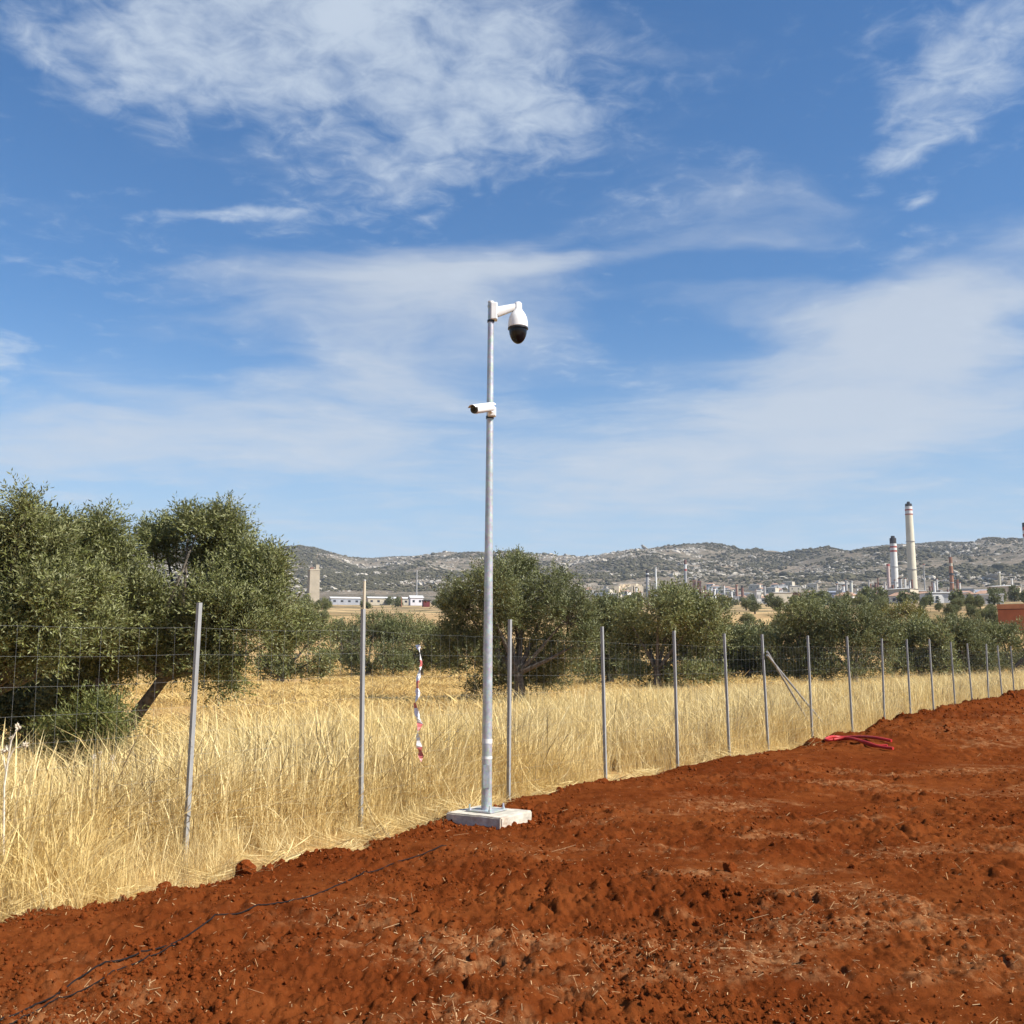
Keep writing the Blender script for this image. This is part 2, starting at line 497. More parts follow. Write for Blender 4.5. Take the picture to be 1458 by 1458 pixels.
# ------------------------------------------------------------------ terrain
SKY_PX = [(-2500, 800), (-900, 792), (-300, 800), (0, 796), (400, 790), (440, 789), (530, 793), (600, 789), (680, 783), (740, 789), (800, 793), (880, 790),
          (930, 787), (980, 787), (1050, 792), (1120, 795), (1190, 788), (1240, 780), (1300, 774), (1380, 771), (1458, 770), (1800, 778), (3500, 800)]
_az = []; _te = []
for x, y in SKY_PX:
    d = ray(x, y); _az.append(math.atan2(d[0], d[1])); _te.append(d[2] / math.hypot(d[0], d[1]))
_az = np.array(_az); _te = np.array(_te)
RIDGE = 2600.0
_PD = np.array([0, 78, 110, 150, 200, 300, 600, 950, 1250], float)
_PZ = np.array([0, 0, 0.9, 4.3, 9.3, 14.6, 30.0, 49.0, 78.0])

def terrain(x, y):
    x = np.asarray(x, float); y = np.asarray(y, float)
    r = np.hypot(x, y); az = np.arctan2(x, y)
    base = np.interp(r, _PD, _PZ)
    ridge = EYE + np.interp(az, _az, _te) * RIDGE
    t = np.clip((r - 1250) / (RIDGE - 1250), 0, 1)
    hill = 78 + (ridge - 78) * (t ** 0.85)
    fall = ridge - (r - RIDGE) * 0.12
    z = np.where(r < 1250, base, np.where(r < RIDGE, hill, fall))
    amp = sst(r, 1350, 1800) * (1 - 0.85 * sst(r, 2250, 2560))
    z = z + amp * (fbm(x / 420, y / 420, 4) * 26 - np.abs(fbm(x / 260 + 5, y / 260, 3)) * 22)
    z = z + sst(r, 900, 1200) * fbm(x / 60, y / 60, 3) * 2.0
    q_, o_, d_ = soil_coords(x, y)
    z = z - 0.30 * sst(d_, 0.10, 1.0) * (1 - sst(r, 90, 115))
    z = z + sst(r, 30, 60) * (1 - sst(r, 900, 1000)) * 0.12 * fbm(x / 9, y / 9, 2)
    return z

def polar(az, rr, zf):
    A, R = np.meshgrid(az, rr, indexing='ij')
    X = R * np.sin(A); Y = R * np.cos(A); Z = zf(X, Y)
    V = np.stack([X, Y, Z], -1).reshape(-1, 3)
    na, nr = len(az), len(rr)
    i = np.arange(na - 1)[:, None] * nr + np.arange(nr - 1)[None, :]
    Fc = np.stack([i, i + 1, i + nr + 1, i + nr], -1).reshape(-1, 4)[:, ::-1]
    return V, Fc

# fence line and edge of the red soil ------------------------------------------
P0 = np.array([-2.62, 8.5]); FD = np.array([0.604, 0.797]); FD = FD / np.linalg.norm(FD); FN = np.array([FD[1], -FD[0]])
EQ = np.array([-40, -2.1, 0.43, 1.35, 2.7, 4.2, 6, 10, 13, 15, 18, 60, 200], float)
EO = np.array([0.95, 0.93, 0.88, 0.63, 0.42, 0.26, 0.15, 0.20, 0.30, 0.42, 0.45, 0.45, 0.45])
BQ = np.array([-40, -2, 3, 6, 10, 13, 14.2, 16, 20, 27, 33, 60], float)
BH = np.array([0.07, 0.07, 0.08, 0.11, 0.12, 0.15, 0.30, 0.42, 0.48, 0.58, 0.72, 0.7])

def soil_coords(x, y):
    rx, ry = np.asarray(x) - P0[0], np.asarray(y) - P0[1]
    q = rx * FD[0] + ry * FD[1]; off = rx * FN[0] + ry * FN[1]
    edge = np.interp(q, EQ, EO) + 0.19 * fbm(q * 1.7, q * 0 + 3.3, 3) + 0.05 * vnoise(q * 7, q * 0)
    return q, off, off - edge

az_all = np.concatenate([np.linspace(-math.pi, -0.62, 60)[:-1], np.linspace(-0.62, 0.62, 330), np.linspace(0.62, math.pi, 60)[1:]])
V, Fc = polar(az_all, np.concatenate([[0.02], np.geomspace(2, 950, 130)]), terrain)
o = link('field', np_mesh('field', V, Fc, m_field, True, {'far': sst(np.hypot(V[:, 0], V[:, 1]), 90, 260)}))
tag(o, 'dry golden field rising gently towards the refinery', None, None, 'structure')
V, Fc = polar(az_all, np.concatenate([np.linspace(950, 2700, 120), np.geomspace(2720, 6500, 14)]), terrain)
o = link('hills', np_mesh('hills', V, Fc, m_hill, True))
tag(o, 'rocky scrub covered hills on the horizon', None, None, 'structure')

def rough_mask(x, y):
    return sst(fbm(np.asarray(x) / 1.9 + 40, np.asarray(y) / 1.3 + 11, 3), -0.55, 0.55)

def soil_z(x, y, detail=True):
    q, off, d = soil_coords(x, y)
    h = np.interp(q, BQ, BH)
    w = 0.55 + 1.6 * h
    lift = h * sst(d, -0.05, 0.35) * (1 - 0.85 * sst(d, 0.5, 0.5 + 4.0 * w))
    z = 0.028 + lift - 0.14 * sst(-d, -0.08, 0.22)
    z = z + 0.030 * fbm(x / 1.6, y / 1.6, 3) + 0.018 * np.clip(fbm(x / 5.0 + 9, y / 5.0, 2), -1, 1)
    calm = 1 - sst(np.hypot(x + 0.22, y - 10.25), 0.45, 0.85)       # packed down round the footing
    z = z * (1 - calm) + calm * 0.058
    if detail:
        rm = rough_mask(x, y); near = sst(d, -0.1, 0.9)
        bermy = np.clip(h / 0.3, 0, 1) * (1 - sst(d, 1.2, 3.5))
        amp = np.maximum(0.24 + 0.76 * rm, 0.9 * bermy) * (1 - 0.35 * calm)
        a = fbm(x / 0.21, y / 0.21, 3); b = fbm(x / 0.075 + 3, y / 0.075, 3); c = fbm(x / 0.028, y / 0.028 + 7, 2)
        wx, wy = x + 0.05 * vnoise(x / 0.19 + 50, y / 0.19), y + 0.05 * vnoise(x / 0.19, y / 0.19 + 50)
        big = sst(fbm(x / 0.9 + 70, y / 0.9, 2), 0.0, 0.6)
        lum = (0.020 + 0.045 * big) * np.abs(vnoise(wx / 0.15, wy / 0.15)) + 0.026 * np.abs(vnoise(wx / 0.066 + 9, wy / 0.066)) + 0.019 * np.abs(vnoise(x / 0.031, y / 0.031 + 4))
        z = z + amp * (0.020 * np.maximum(a, -0.5) + lum - 0.02) + 0.004 * c * (0.4 + amp) + bermy * 0.05 * np.maximum(fbm(x / 0.5, y / 0.5 + 2, 3), -.2)
        # wheel ruts pressed into the worked ground
        s = off + 0.25 * np.sin(q * 0.21)
        for k in (4.2, 6.0):
            rut = np.exp(-((s - k) / 0.16) ** 2)
            z = z - 0.022 * rut + 0.010 * rut * np.sin(q * 26)
    return z

az_s = np.concatenate([np.linspace(-1.6, -0.56, 50)[:-1], np.linspace(-0.56, 0.56, 720), np.linspace(0.56, 2.0, 70)[1:]])
rr_s = np.concatenate([np.geomspace(0.6, 4.0, 18)[:-1], np.geomspace(4.0, 22, 540), np.geomspace(22.2, 120, 120)])
V, Fc = polar(az_s, rr_s, soil_z)
q, off, dd = soil_coords(V[:, 0], V[:, 1])
V[:, 2] -= 0.20 * sst(np.hypot(V[:, 0], V[:, 1]), 85, 118)
keep = (dd[Fc] > -0.24).any(1)
Fc = Fc[keep]
used = np.zeros(len(V), bool); used[Fc.ravel()] = True
idx = np.cumsum(used) - 1
dust = sst(fbm(V[:, 0] / 1.1 + 4, V[:, 1] / 0.55 + 8, 4), 0.15, 0.8) * sst(dd, 0.6, 2.5)
dust = np.maximum(dust, 0.8 * sst(fbm(V[:, 0] / 6.5, V[:, 1] / 1.1 + 2, 3), 0.35, 0.8) * sst(dd, 2, 4) * sst(V[:, 1], 9, 13))
o = link('soil', np_mesh('soil', V[used], idx[Fc], m_soil, False, {'dust': dust[used]}))
tag(o, 'freshly worked red soil along the fence', None, None, 'structure')

def soil_at(x, y):
    return float(soil_z(np.array([x]), np.array([y]))[0])
def ground_at(x, y):
    q, off, d = soil_coords(np.array([x]), np.array([y]))
    return max(soil_at(x, y), float(terrain(x, y))) if d[0] > -0.2 else float(terrain(np.array([x]), np.array([y]))[0])

# ------------------------------------------------------------------ scatter with geometry nodes (uncountable stuff only)
def scatter(name, pts, rot, scl, idx, protos, label):
    coll = bpy.data.collections.new(name + '_source')
    for i, me in enumerate(protos):
        po = bpy.data.objects.new('%s_piece_%02d' % (name, i), me); coll.objects.link(po)
    me = bpy.data.meshes.new(name)
    me.vertices.add(len(pts)); me.vertices.foreach_set('co', np.ascontiguousarray(pts, np.float32).ravel())
    a = me.attributes.new('rot', 'FLOAT_VECTOR', 'POINT'); a.data.foreach_set('vector', np.ascontiguousarray(rot, np.float32).ravel())
    a = me.attributes.new('scl', 'FLOAT_VECTOR', 'POINT'); a.data.foreach_set('vector', np.ascontiguousarray(scl, np.float32).ravel())
    a = me.attributes.new('pick', 'INT', 'POINT'); a.data.foreach_set('value', np.ascontiguousarray(idx, np.int32))
    me.update()
    o = link(name, me)
    ng = bpy.data.node_groups.new(name, 'GeometryNodeTree')
    ng.interface.new_socket('Geometry', in_out='INPUT', socket_type='NodeSocketGeometry')
    ng.interface.new_socket('Geometry', in_out='OUTPUT', socket_type='NodeSocketGeometry')
    G = NT(ng)
    gi = G.n('NodeGroupInput'); go = G.n('NodeGroupOutput')
    ci = G.n('GeometryNodeCollectionInfo'); ci.inputs[0].default_value = coll; ci.inputs[1].default_value = True; ci.inputs[2].default_value = True
    ip = G.n('GeometryNodeInstanceOnPoints')
    def named(n, t):
        x = G.n('GeometryNodeInputNamedAttribute', data_type=t); x.inputs[0].default_value = n; return x.outputs[0]
    G.link(gi.outputs[0], ip.inputs['Points']); G.link(ci.outputs[0], ip.inputs['Instance'])
    ip.inputs['Pick Instance'].default_value = True
    G.link(named('pick', 'INT'), ip.inputs['Instance Index'])
    er = G.n('FunctionNodeEulerToRotation'); G.link(named('rot', 'FLOAT_VECTOR'), er.inputs[0])
    G.link(er.outputs[0], ip.inputs['Rotation']); G.link(named('scl', 'FLOAT_VECTOR'), ip.inputs['Scale'])
    G.link(ip.outputs[0], go.inputs[0])
    md = o.modifiers.new('scatter', 'NODES'); md.node_group = ng
    return tag(o, label, None, None, 'stuff')

def grass_clump(seed, n, h, radius, lean, wid, head=True, mat=None):
    g = np.random.default_rng(seed); V = []; Q = []; tone = []
    for i in range(n):
        a = g.uniform(0, 6.283); r = radius * math.sqrt(g.uniform()); x, y = r * math.cos(a), r * math.sin(a)
        hh = h * g.uniform(0.45, 1.08); la = g.uniform(0, 6.283); ln = lean * hh * abs(g.normal(0, 0.6)) 
        fa = g.uniform(0, 3.1416); w = wid * g.uniform(0.6, 1.3); tn = g.uniform()
        segs = 4; hd = head and g.uniform() < 0.55
        kink = g.uniform(0.5, 0.9) if g.uniform() < 0.30 else 2
        px_, py_, pz_ = x, y, 0.0
        b = len(V); dirx, diry = math.cos(la), math.sin(la); 
        for s in range(segs + 1):
            t = s / segs; cx = x + dirx * ln * t ** 2; cy = y + diry * ln * t ** 2; cz = hh * t
            if t > kink:
                cx += dirx * (t - kink) * hh * 0.8; cy += diry * (t - kink) * hh * .8; cz -= (t - kink) * hh * 0.9
            ww = w * (1 - 0.55 * t)
            if hd and s == segs - 1: ww = w * 1.7
            if s == segs: ww = w * 0.15
            V.append((cx - math.cos(fa) * ww, cy - math.sin(fa) * ww, cz)); V.append((cx + math.cos(fa) * ww, cy + math.sin(fa) * ww, cz))
            tn2 = min(1, tn + (0.25 if hd and s >= segs - 1 else 0)); tone += [tn2, tn2]
            if s: Q.append((b + 2 * s - 2, b + 2 * s - 1, b + 2 * s + 1, b + 2 * s))
    return np_mesh('grass_clump', np.array(V), np.array(Q), mat or m_straw, False, {'tone': np.array(tone)})

tall = [grass_clump(100 + i, 26, 0.80, 0.14, 0.42 + 0.09 * i, 0.0024) for i in range(7)] + [grass_clump(120 + i, 22, 0.55, 0.16, 1.5, 0.003) for i in range(3)]
shortc = [grass_clump(140 + i, 18, 0.30, 0.20, 1.2, 0.0048, True, m_stubble) for i in range(6)]

def sample_strip(n, q0, q1, o0, o1):
    q = rng.uniform(q0, q1, n); of = rng.uniform(o0, o1, n)
    return P0[0] + FD[0] * q + FN[0] * of, P0[1] + FD[1] * q + FN[1] * of

# tree footprints keep the tall grass thin
TREE_SPOTS = []
def tall_points():
    xs, ys = [], []
    for n, q0, q1, o0, o1 in ((11500, -6, 6, -4.5, 1.3), (9000, 4, 16, -7, 1.0), (9500, 14, 34, -9, 0.8), (8000, 32, 75, -11, 0.7), (2600, -6, 8, -9, -4)):
        x, y = sample_strip(n, q0, q1, o0, o1); xs.append(x); ys.append(y)
    x = np.concatenate(xs); y = np.concatenate(ys)
    q, off, d = soil_coords(x, y)
    ok = ((d < -0.02) | ((d < 0.30) & (rng.uniform(size=len(x)) < 0.08))) & (y > 3.0)
    patch = fbm(x / 1.3, y / 1.3, 3)
    ok &= rng.uniform(size=len(x)) < np.clip(0.80 + 0.9 * patch, 0.15, 1) * (1 - 0.93 * sst(-off - np.interp(q, [0, 6, 14, 25], [2.9, 3.6, 6.0, 9.0]), -0.8, 1.4))
    ok &= ~((np.hypot(x + 0.25, y - 10.27) < 0.42))
    ok &= np.hypot(x - at(60, 900, 14)[0], (y - 14.0)) > 1.0
    return x[ok], y[ok], d[ok], off[ok], patch[ok]
x, y, d, off, patch = tall_points()
n = len(x)
h = (0.86 + 0.28 * rng.normal(size=n) * 0.5 + 0.16 * patch) * (1 - 0.40 * sst(-off, 4, 9)) * (0.50 + 0.50 * sst(-d, 0.0, 0.55))
qq = soil_coords(x, y)[0]
h = h * (1 - (0.62 - 0.34 * sst(-qq, 0.3, 1.6)) * sst(off, -0.25, 0.05)) * np.where(rng.uniform(size=n) < 0.06, 1.25, 1)
h = h * (1 - 0.45 * sst(fbm(x / 2.3 + 8, y / 2.3, 3), 0.35, 0.8))
h = h * np.exp(rng.normal(0, 0.16, n))
h = np.clip(h, 0.14, 1.3)
pick = np.where(rng.uniform(size=n) < (0.14 + 0.45 * (1 - sst(-d, 0.0, 0.35))), rng.integers(7, 10, n), rng.integers(0, 7, n))
rot = np.stack([rng.normal(0, 0.07, n), rng.normal(0, 0.07, n), rng.uniform(0, 6.283, n)], 1)
scl = np.stack([h * rng.uniform(0.9, 1.3, n), h * rng.uniform(0.9, 1.3, n), h], 1)
scatter('tall_grass', np.stack([x, y, np.interp(np.hypot(x, y), _PD, _PZ) - 0.01], 1), rot, scl, pick, tall, 'tall dry golden grass standing along the fence')

r_ = np.sqrt(rng.uniform(10 ** 2, 105 ** 2, 76000)) * rng.uniform(0.55, 1.0, 76000) ** 0.8; a_ = rng.uniform(-0.56, 0.56, 76000)
x, y = r_ * np.sin(a_), r_ * np.cos(a_)
q, off, d = soil_coords(x, y)
pt = fbm(x / 3.5, y / 3.5, 3)
ok = (off < -2.0) & (rng.uniform(size=len(x)) < np.clip(0.65 + 0.9 * pt, 0.05, 1))
x, y, pt, r_ = x[ok], y[ok], pt[ok], r_[ok]; n = len(x)
h = np.clip((0.75 + 0.3 * rng.normal(size=n)) * (0.8 + 0.4 * pt), 0.25, 1.8); wd = h * (1 + 0.022 * r_)
scatter('stubble_grass', np.stack([x, y, terrain(x, y) - 0.01], 1), np.stack([rng.normal(0, .1, n), rng.normal(0, .1, n), rng.uniform(0, 6.28, n)], 1),
        np.stack([wd, wd, h], 1), rng.integers(0, 6, n), shortc, 'short dry golden grass and stubble among the olive trees')

# flattened straw along the soil edge
fl = [grass_clump(160 + i, 22, 0.55, 0.10, 0.4, 0.0026) for i in range(4)]
x, y = sample_strip(2600, -5, 30, -0.4, 1.3)
q, off, d = soil_coords(x, y); ok = (d > -0.30) & (d < 0.10) & (rng.uniform(size=len(d)) < 0.55)
x, y = x[ok], y[ok]; n = len(x)
scatter('fallen_straw', np.stack([x, y, np.maximum(soil_z(x, y), terrain(x, y)) + 0.012], 1),
        np.stack([rng.uniform(1.2, 1.5, n), rng.normal(0, .15, n), rng.uniform(0, 6.283, n)], 1), np.repeat(rng.uniform(.5, 1.05, n)[:, None], 3, 1), rng.integers(0, 4, n), fl, 'flattened pale straw lying at the edge of the red soil')

# scrub and limestone on the hill sides
def lump(seed, mat, rough):
    import bmesh
    bm = bmesh.new(); bmesh.ops.create_icosphere(bm, subdivisions=2, radius=1.0); o3 = Vector((seed * 5.3, 1.7, seed))
    for v in bm.verts:
        p = v.co.copy(); v.co = p * (1 + rough * mnoise.noise(p * 1.4 + o3) + 0.5 * rough * mnoise.noise(p * 3.5 + o3))
    me = bpy.data.meshes.new('lump'); bm.to_mesh(me); bm.free(); me.materials.append(mat); return me
m_scrub = worn('hill_scrub', (0.084, 0.076, 0.045), 0.35, 0.4, 0.95, 0, 0.1, 0.8)
m_lime = worn('limestone', (0.40, 0.36, 0.30), 0.25, 0.3, 0.95, 0, 0.1, 0.8)
nh = 260000
r_ = np.sqrt(rng.uniform(1180.0 ** 2, 2640.0 ** 2, nh)); a_ = rng.uniform(-0.52, 0.52, nh)
x, y = r_ * np.sin(a_), r_ * np.cos(a_)
f1 = fbm(x / 160, y / 160 + 7, 4); f2 = fbm(x / 55 + 3, y / 55, 4)
ok = rng.uniform(size=nh) < np.clip(0.13 + 0.55 * f1 + 0.35 * f2, 0.012, 1)
xs, ys = x[ok], y[ok]; n = len(xs); w_ = np.exp(rng.normal(math.log(1.9), 0.40, n)) * (1 - 0.6 * sst(np.hypot(xs, ys), 2350, 2580))
scatter('hill_scrub', np.stack([xs, ys, terrain(xs, ys) + w_ * 0.25], 1), np.stack([np.zeros(n), np.zeros(n), rng.uniform(0, 6.28, n)], 1), np.stack([w_, w_ * rng.uniform(.7, 1.2, n), w_ * rng.uniform(.45, .7, n)], 1), rng.integers(0, 5, n), [lump(i, m_scrub, 0.5) for i in range(5)], 'dark scrub dotted over the hill sides')
ok = rng.uniform(size=nh) < np.clip(0.02 + 0.50 * fbm(x / 110 + 31, y / 110, 4) + 0.30 * f2 * -1, 0.01, 1) * 0.7
xs, ys = x[ok] + 4, y[ok] - 3; n = len(xs); w_ = np.exp(rng.normal(math.log(1.35), 0.5, n)) * (1 - 0.6 * sst(np.hypot(xs, ys), 2350, 2580))
scatter('hill_rocks', np.stack([xs, ys, terrain(xs, ys) + w_ * 0.1], 1), np.stack([rng.normal(0, .3, n), rng.normal(0, .3, n), rng.uniform(0, 6.28, n)], 1), np.stack([w_ * rng.uniform(.8, 1.8, n), w_, w_ * rng.uniform(.35, .75, n)], 1), rng.integers(0, 5, n), [lump(20 + i, m_lime, 0.9) for i in range(5)], 'pale limestone outcrops on the hill sides')

# clods ------------------------------------------------------------------------
def clod_mesh(seed, sub=2):
    import bmesh
    bm = bmesh.new(); bmesh.ops.create_icosphere(bm, subdivisions=sub, radius=1.0)
    o3 = Vector((seed * 7.1, seed * 3.3, 0))
    for v in bm.verts:
        p = v.co.copy()
        k = 1 + 0.42 * mnoise.noise(p * 0.9 + o3) + 0.22 * mnoise.noise(p * 2.3 + o3) + 0.12 * mnoise.noise(p * 5.0 + o3)
        v.co = Vector((p.x * k * 1.1, p.y * k * 0.9, p.z * k * 0.75))
    me = bpy.data.meshes.new('clod'); bm.to_mesh(me); bm.free(); me.materials.append(m_clod)
    return me
clods = [clod_mesh(i) for i in range(7)]
big_clods = [clod_mesh(20 + i, 3) for i in range(3)]
nc = 210000
r_ = np.exp(rng.uniform(math.log(4.0), math.log(45), nc)); a_ = rng.uniform(-0.55, 0.55, nc)
x, y = r_ * np.sin(a_), r_ * np.cos(a_)
q, off, d = soil_coords(x, y); rm = rough_mask(x, y); h = np.interp(q, BQ, BH)
bermy = np.clip(h / 0.3, 0, 1) * (1 - sst(d, 1.5, 3.0)) * sst(h, 0.12, 0.25)
pr = np.clip(0.08 + 0.75 * rm ** 2 * sst(fbm(x / 0.8, y / 0.8, 3), -0.2, 0.6) + 0.5 * (1 - sst(d, 0.1, 0.9)) + 0.6 * bermy, 0, 1)
ok = (d > 0.0) & (rng.uniform(size=nc) < pr * 0.62)
fa = rng.uniform(0, 6.283, 420); fr = rng.uniform(0.36, 0.66, 420)
x, y, d, bermy = np.concatenate([x[ok], -0.22 + fr * np.cos(fa)]), np.concatenate([y[ok], 10.25 + fr * np.sin(fa)]), np.concatenate([d[ok], np.full(420, 0.2)]), np.concatenate([bermy[ok], np.full(420, 0.9)]); n = len(x)
s = np.clip(np.exp(rng.normal(math.log(0.0060), 0.50, n)), 0.0025, 0.034) * (1 + 0.55 * bermy + 0.25 * (1 - sst(d, .1, .8)))
scatter('soil_clods', np.stack([x, y, soil_z(x, y) + s * 0.25], 1), rng.uniform(0, 6.283, (n, 3)), np.repeat(s[:, None], 3, 1), rng.integers(0, 7, n), clods, 'loose crumbs and clods of red soil')

# straw bits ----------------------------------------------------------------------
ns = 120000
r_ = np.exp(rng.uniform(math.log(4.0), math.log(40), ns)); a_ = rng.uniform(-0.54, 0.54, ns)
x, y = r_ * np.sin(a_), r_ * np.cos(a_)
q, off, d = soil_coords(x, y)
cl = sst(fbm(x / 1.1 + 4, y / 0.55 + 8, 4), 0.10, 0.9) + 0.5 * sst(fbm(x / 0.35, y / 0.35, 3), 0.35, 0.8)
ok = (d > 0.05) & (rng.uniform(size=ns) < 0.07 + 0.36 * cl * sst(d, .5, 2.0))
x, y = x[ok], y[ok]; n = len(x)
ln = np.exp(rng.normal(math.log(0.010), 0.90, n)); ln = np.clip(ln, 0.004, 0.22); wd = rng.uniform(0.0006, 0.0016, n) * (1 + 0.03 * np.hypot(x, y))
an = rng.uniform(0, 6.283, n); tz = rng.normal(0, 0.22, n)
ex, ey = np.cos(an), np.sin(an)
c0_ = np.stack([x - ex * ln / 2, y - ey * ln / 2], 1); c1_ = np.stack([x + ex * ln / 2, y + ey * ln / 2], 1)
z0 = soil_z(c0_[:, 0], c0_[:, 1]) + 0.006; z1 = soil_z(c1_[:, 0], c1_[:, 1]) + 0.006 + np.abs(tz) * ln
V = np.empty((n, 4, 3)); sx, sy = -ey * wd, ex * wd
V[:, 0] = np.stack([c0_[:, 0] - sx, c0_[:, 1] - sy, z0], 1); V[:, 1] = np.stack([c0_[:, 0] + sx, c0_[:, 1] + sy, z0 + wd], 1)
V[:, 2] = np.stack([c1_[:, 0] + sx, c1_[:, 1] + sy, z1 + wd], 1); V[:, 3] = np.stack([c1_[:, 0] - sx, c1_[:, 1] - sy, z1], 1)
o = link('straw_litter', np_mesh('straw_litter', V.reshape(-1, 3), np.arange(n * 4).reshape(-1, 4), m_litter, False, {'tone': np.repeat(rng.uniform(size=n), 4)}))
tag(o, 'bits of broken straw strewn over the red soil', None, None, 'stuff')

# single big clods one can point at
for (px, py, off_, s, lb) in ((857, 1092, 0.30, 0.085, 'large round clod of red soil standing up against the grass'),
                        (797, 1110, 0.35, 0.05, 'small red clod on the soil edge between camera pole and large clod'),
                        (352, 1246, 0.95, 0.07, 'pointed lump of red soil at the grass edge beside the nearest post'),
                        (232, 1280, 1.0, 0.045, 'low red soil lump at the grass edge left of the nearest post'),
                        (1440, 985, 1.1, 0.10, 'dark red clod on top of the soil bank at the far end'),
                        (1040, 1250, None, 0.05, 'dark red clod lying alone on the open soil')):
    if off_ is None:
        p = on_z(px, py, 0.05)
    else:
        d_ = ray(px, py); k = ((P0 + FN * off_) @ FN) / (d_[:2] @ FN); p = np.array([0, 0, EYE]) + d_ * k
    o = link('soil_clod', big_clods[random.randrange(3)])
    o.location = (p[0], p[1], soil_at(p[0], p[1]) + s * 0.35); o.scale = (s, s, s * 1.15); o.rotation_euler = (random.random(), random.random(), random.random() * 6)
    tag(o, lb, 'clod', 'large clods of red soil')

# ------------------------------------------------------------------ fence
PX_TOP = [(278, 858), (520, 867), (724, 882), (860, 892), (961, 898), (1034, 902), (1089, 903), (1151, 905), (1208, 906), (1253, 909), (1291, 910), (1324, 910),
          (1355, 914), (1380, 916), (1402, 917), (1423, 919), (1440, 920)]
posts = []
for i, (px, py) in enumerate(PX_TOP):
    d_ = ray(px, py)
    k = (P0 @ FN) / (d_[:2] @ FN)
    p = d_ * k
    posts.append((p[0], p[1], EYE + p[2]))
step = np.array(posts[1][:2]) - np.array(posts[0][:2]); step = FD * 1.95
for k in (1, 2):
    p = np.array(posts[0][:2]) - FD * 1.95; posts.insert(0, (p[0], p[1], 2.08))
for k in range(6):
    p = np.array(posts[-1][:2]) + FD * 2.0; posts.append((p[0], p[1], 1.95))
fence = thing('wire_fence', 'galvanised wire mesh fence on slim steel posts along the red soil', 'fence', (posts[2][0], posts[2][1], 0))
FROT = math.atan2(FD[1], FD[0])
FO = Vector((posts[2][0], posts[2][1], 0))
def post_mesh():
    mb = MB()       # open C section, lip towards the field
    w, dp, t = 0.033, 0.031, 0.004
    mb.box((0, -dp / 2, 0.5), (w, t, 1.0)); mb.box((-w / 2 + t / 2, t / 2, 0.5), (t, dp, 1.0)); mb.box((w / 2 - t / 2, t / 2, 0.5), (t, dp, 1.0))
    mb.box((-w / 2 + 0.009, dp / 2 + 0.0005, 0.5), (0.008, t, 0.999)); mb.box((w / 2 - 0.009, dp / 2 + 0.0005, 0.5), (0.008, t, 0.999))
    return mb.mesh('post', m_post)
pm = post_mesh()
for i, (x_, y_, z_) in enumerate(posts):
    o = link('post', pm, fence, (x_ - FO.x, y_ - FO.y, -0.25))
    o.scale = (1, 1, z_ + 0.25)
    o.rotation_euler = (random.gauss(0, 0.011), random.gauss(0, 0.011), FROT + random.gauss(0, 0.05))
# wire mesh just behind the posts
mb = MB(); wr = 0.0005
levels = [0.06, 0.21, 0.36, 0.51, 0.66, 0.83, 1.01, 1.20, 1.40, 1.61, 1.82]
line = []
for i in range(len(posts) - 1):
    a = np.array(posts[i]); b = np.array(posts[i + 1])
    m_ = max(1, int(round(np.linalg.norm(b[:2] - a[:2]) / 0.30)))
    for k in range(m_):
        t = k / m_; p = a + (b - a) * t
        sag = 0.018 * math.sin(math.pi * t) * random.uniform(0.6, 1.4)
        line.append((p[0] - FO.x - FN[0] * 0.026, p[1] - FO.y - FN[1] * 0.026, p[2] - 2.02 - sag))
for L in levels:
    mb.tube([(p[0] + FN[0] * 0.004 * math.sin(i * 1.3 + L), p[1] + FN[1] * 0.004 * math.sin(i * 1.3 + L), max(0.02, L + p[2] * L / 1.9)) for i, p in enumerate(line)], wr, 4, False)
for i, p in enumerate(line):
    if i and math.hypot(p[0], p[1]) < 60:
        j = random.gauss(0, 0.006)
        mb.tube([(p[0] + FD[0] * j, p[1] + FD[1] * j, 0.06), (p[0] - FD[0] * j, p[1] - FD[1] * j, 1.0), (p[0] + FD[0] * j, p[1] + FD[1] * j, 1.82 + p[2])], wr, 4, False)
        if i < len(line) - 1:
            p2 = line[i + 1]; c_ = ((p[0] + p2[0]) / 2, (p[1] + p2[1]) / 2, (p[2] + p2[2]) / 2)
            mb.tube([(c_[0], c_[1], 0.06), (c_[0], c_[1], 1.82 + c_[2])], wr, 4, False)
o = mb.build('wire_mesh', m_wire, fence); o['kind'] = 'stuff'
# slanting brace tubes at the seventh post
bp = posts[8]
for (ox, zt, e) in ((0.02, 1.72, (1142, 1012)), (-0.03, 1.66, (1160, 1015))):
    d_ = ray(*e); k = ((P0 + FN * (-0.45 + ox * 3)) @ FN) / (d_[:2] @ FN); g = d_ * k
    top = Vector((bp[0] + FN[0] * 0.03, bp[1] + FN[1] * 0.03, zt)) - FO
    end = Vector((g[0], g[1], EYE + g[2])) - FO
    end = end + (end - top) * ((end.z - 0.0) / max(0.2, top.z - end.z))
    MB().tube([top, end], 0.019, 8).build('brace', m_post, fence, True)

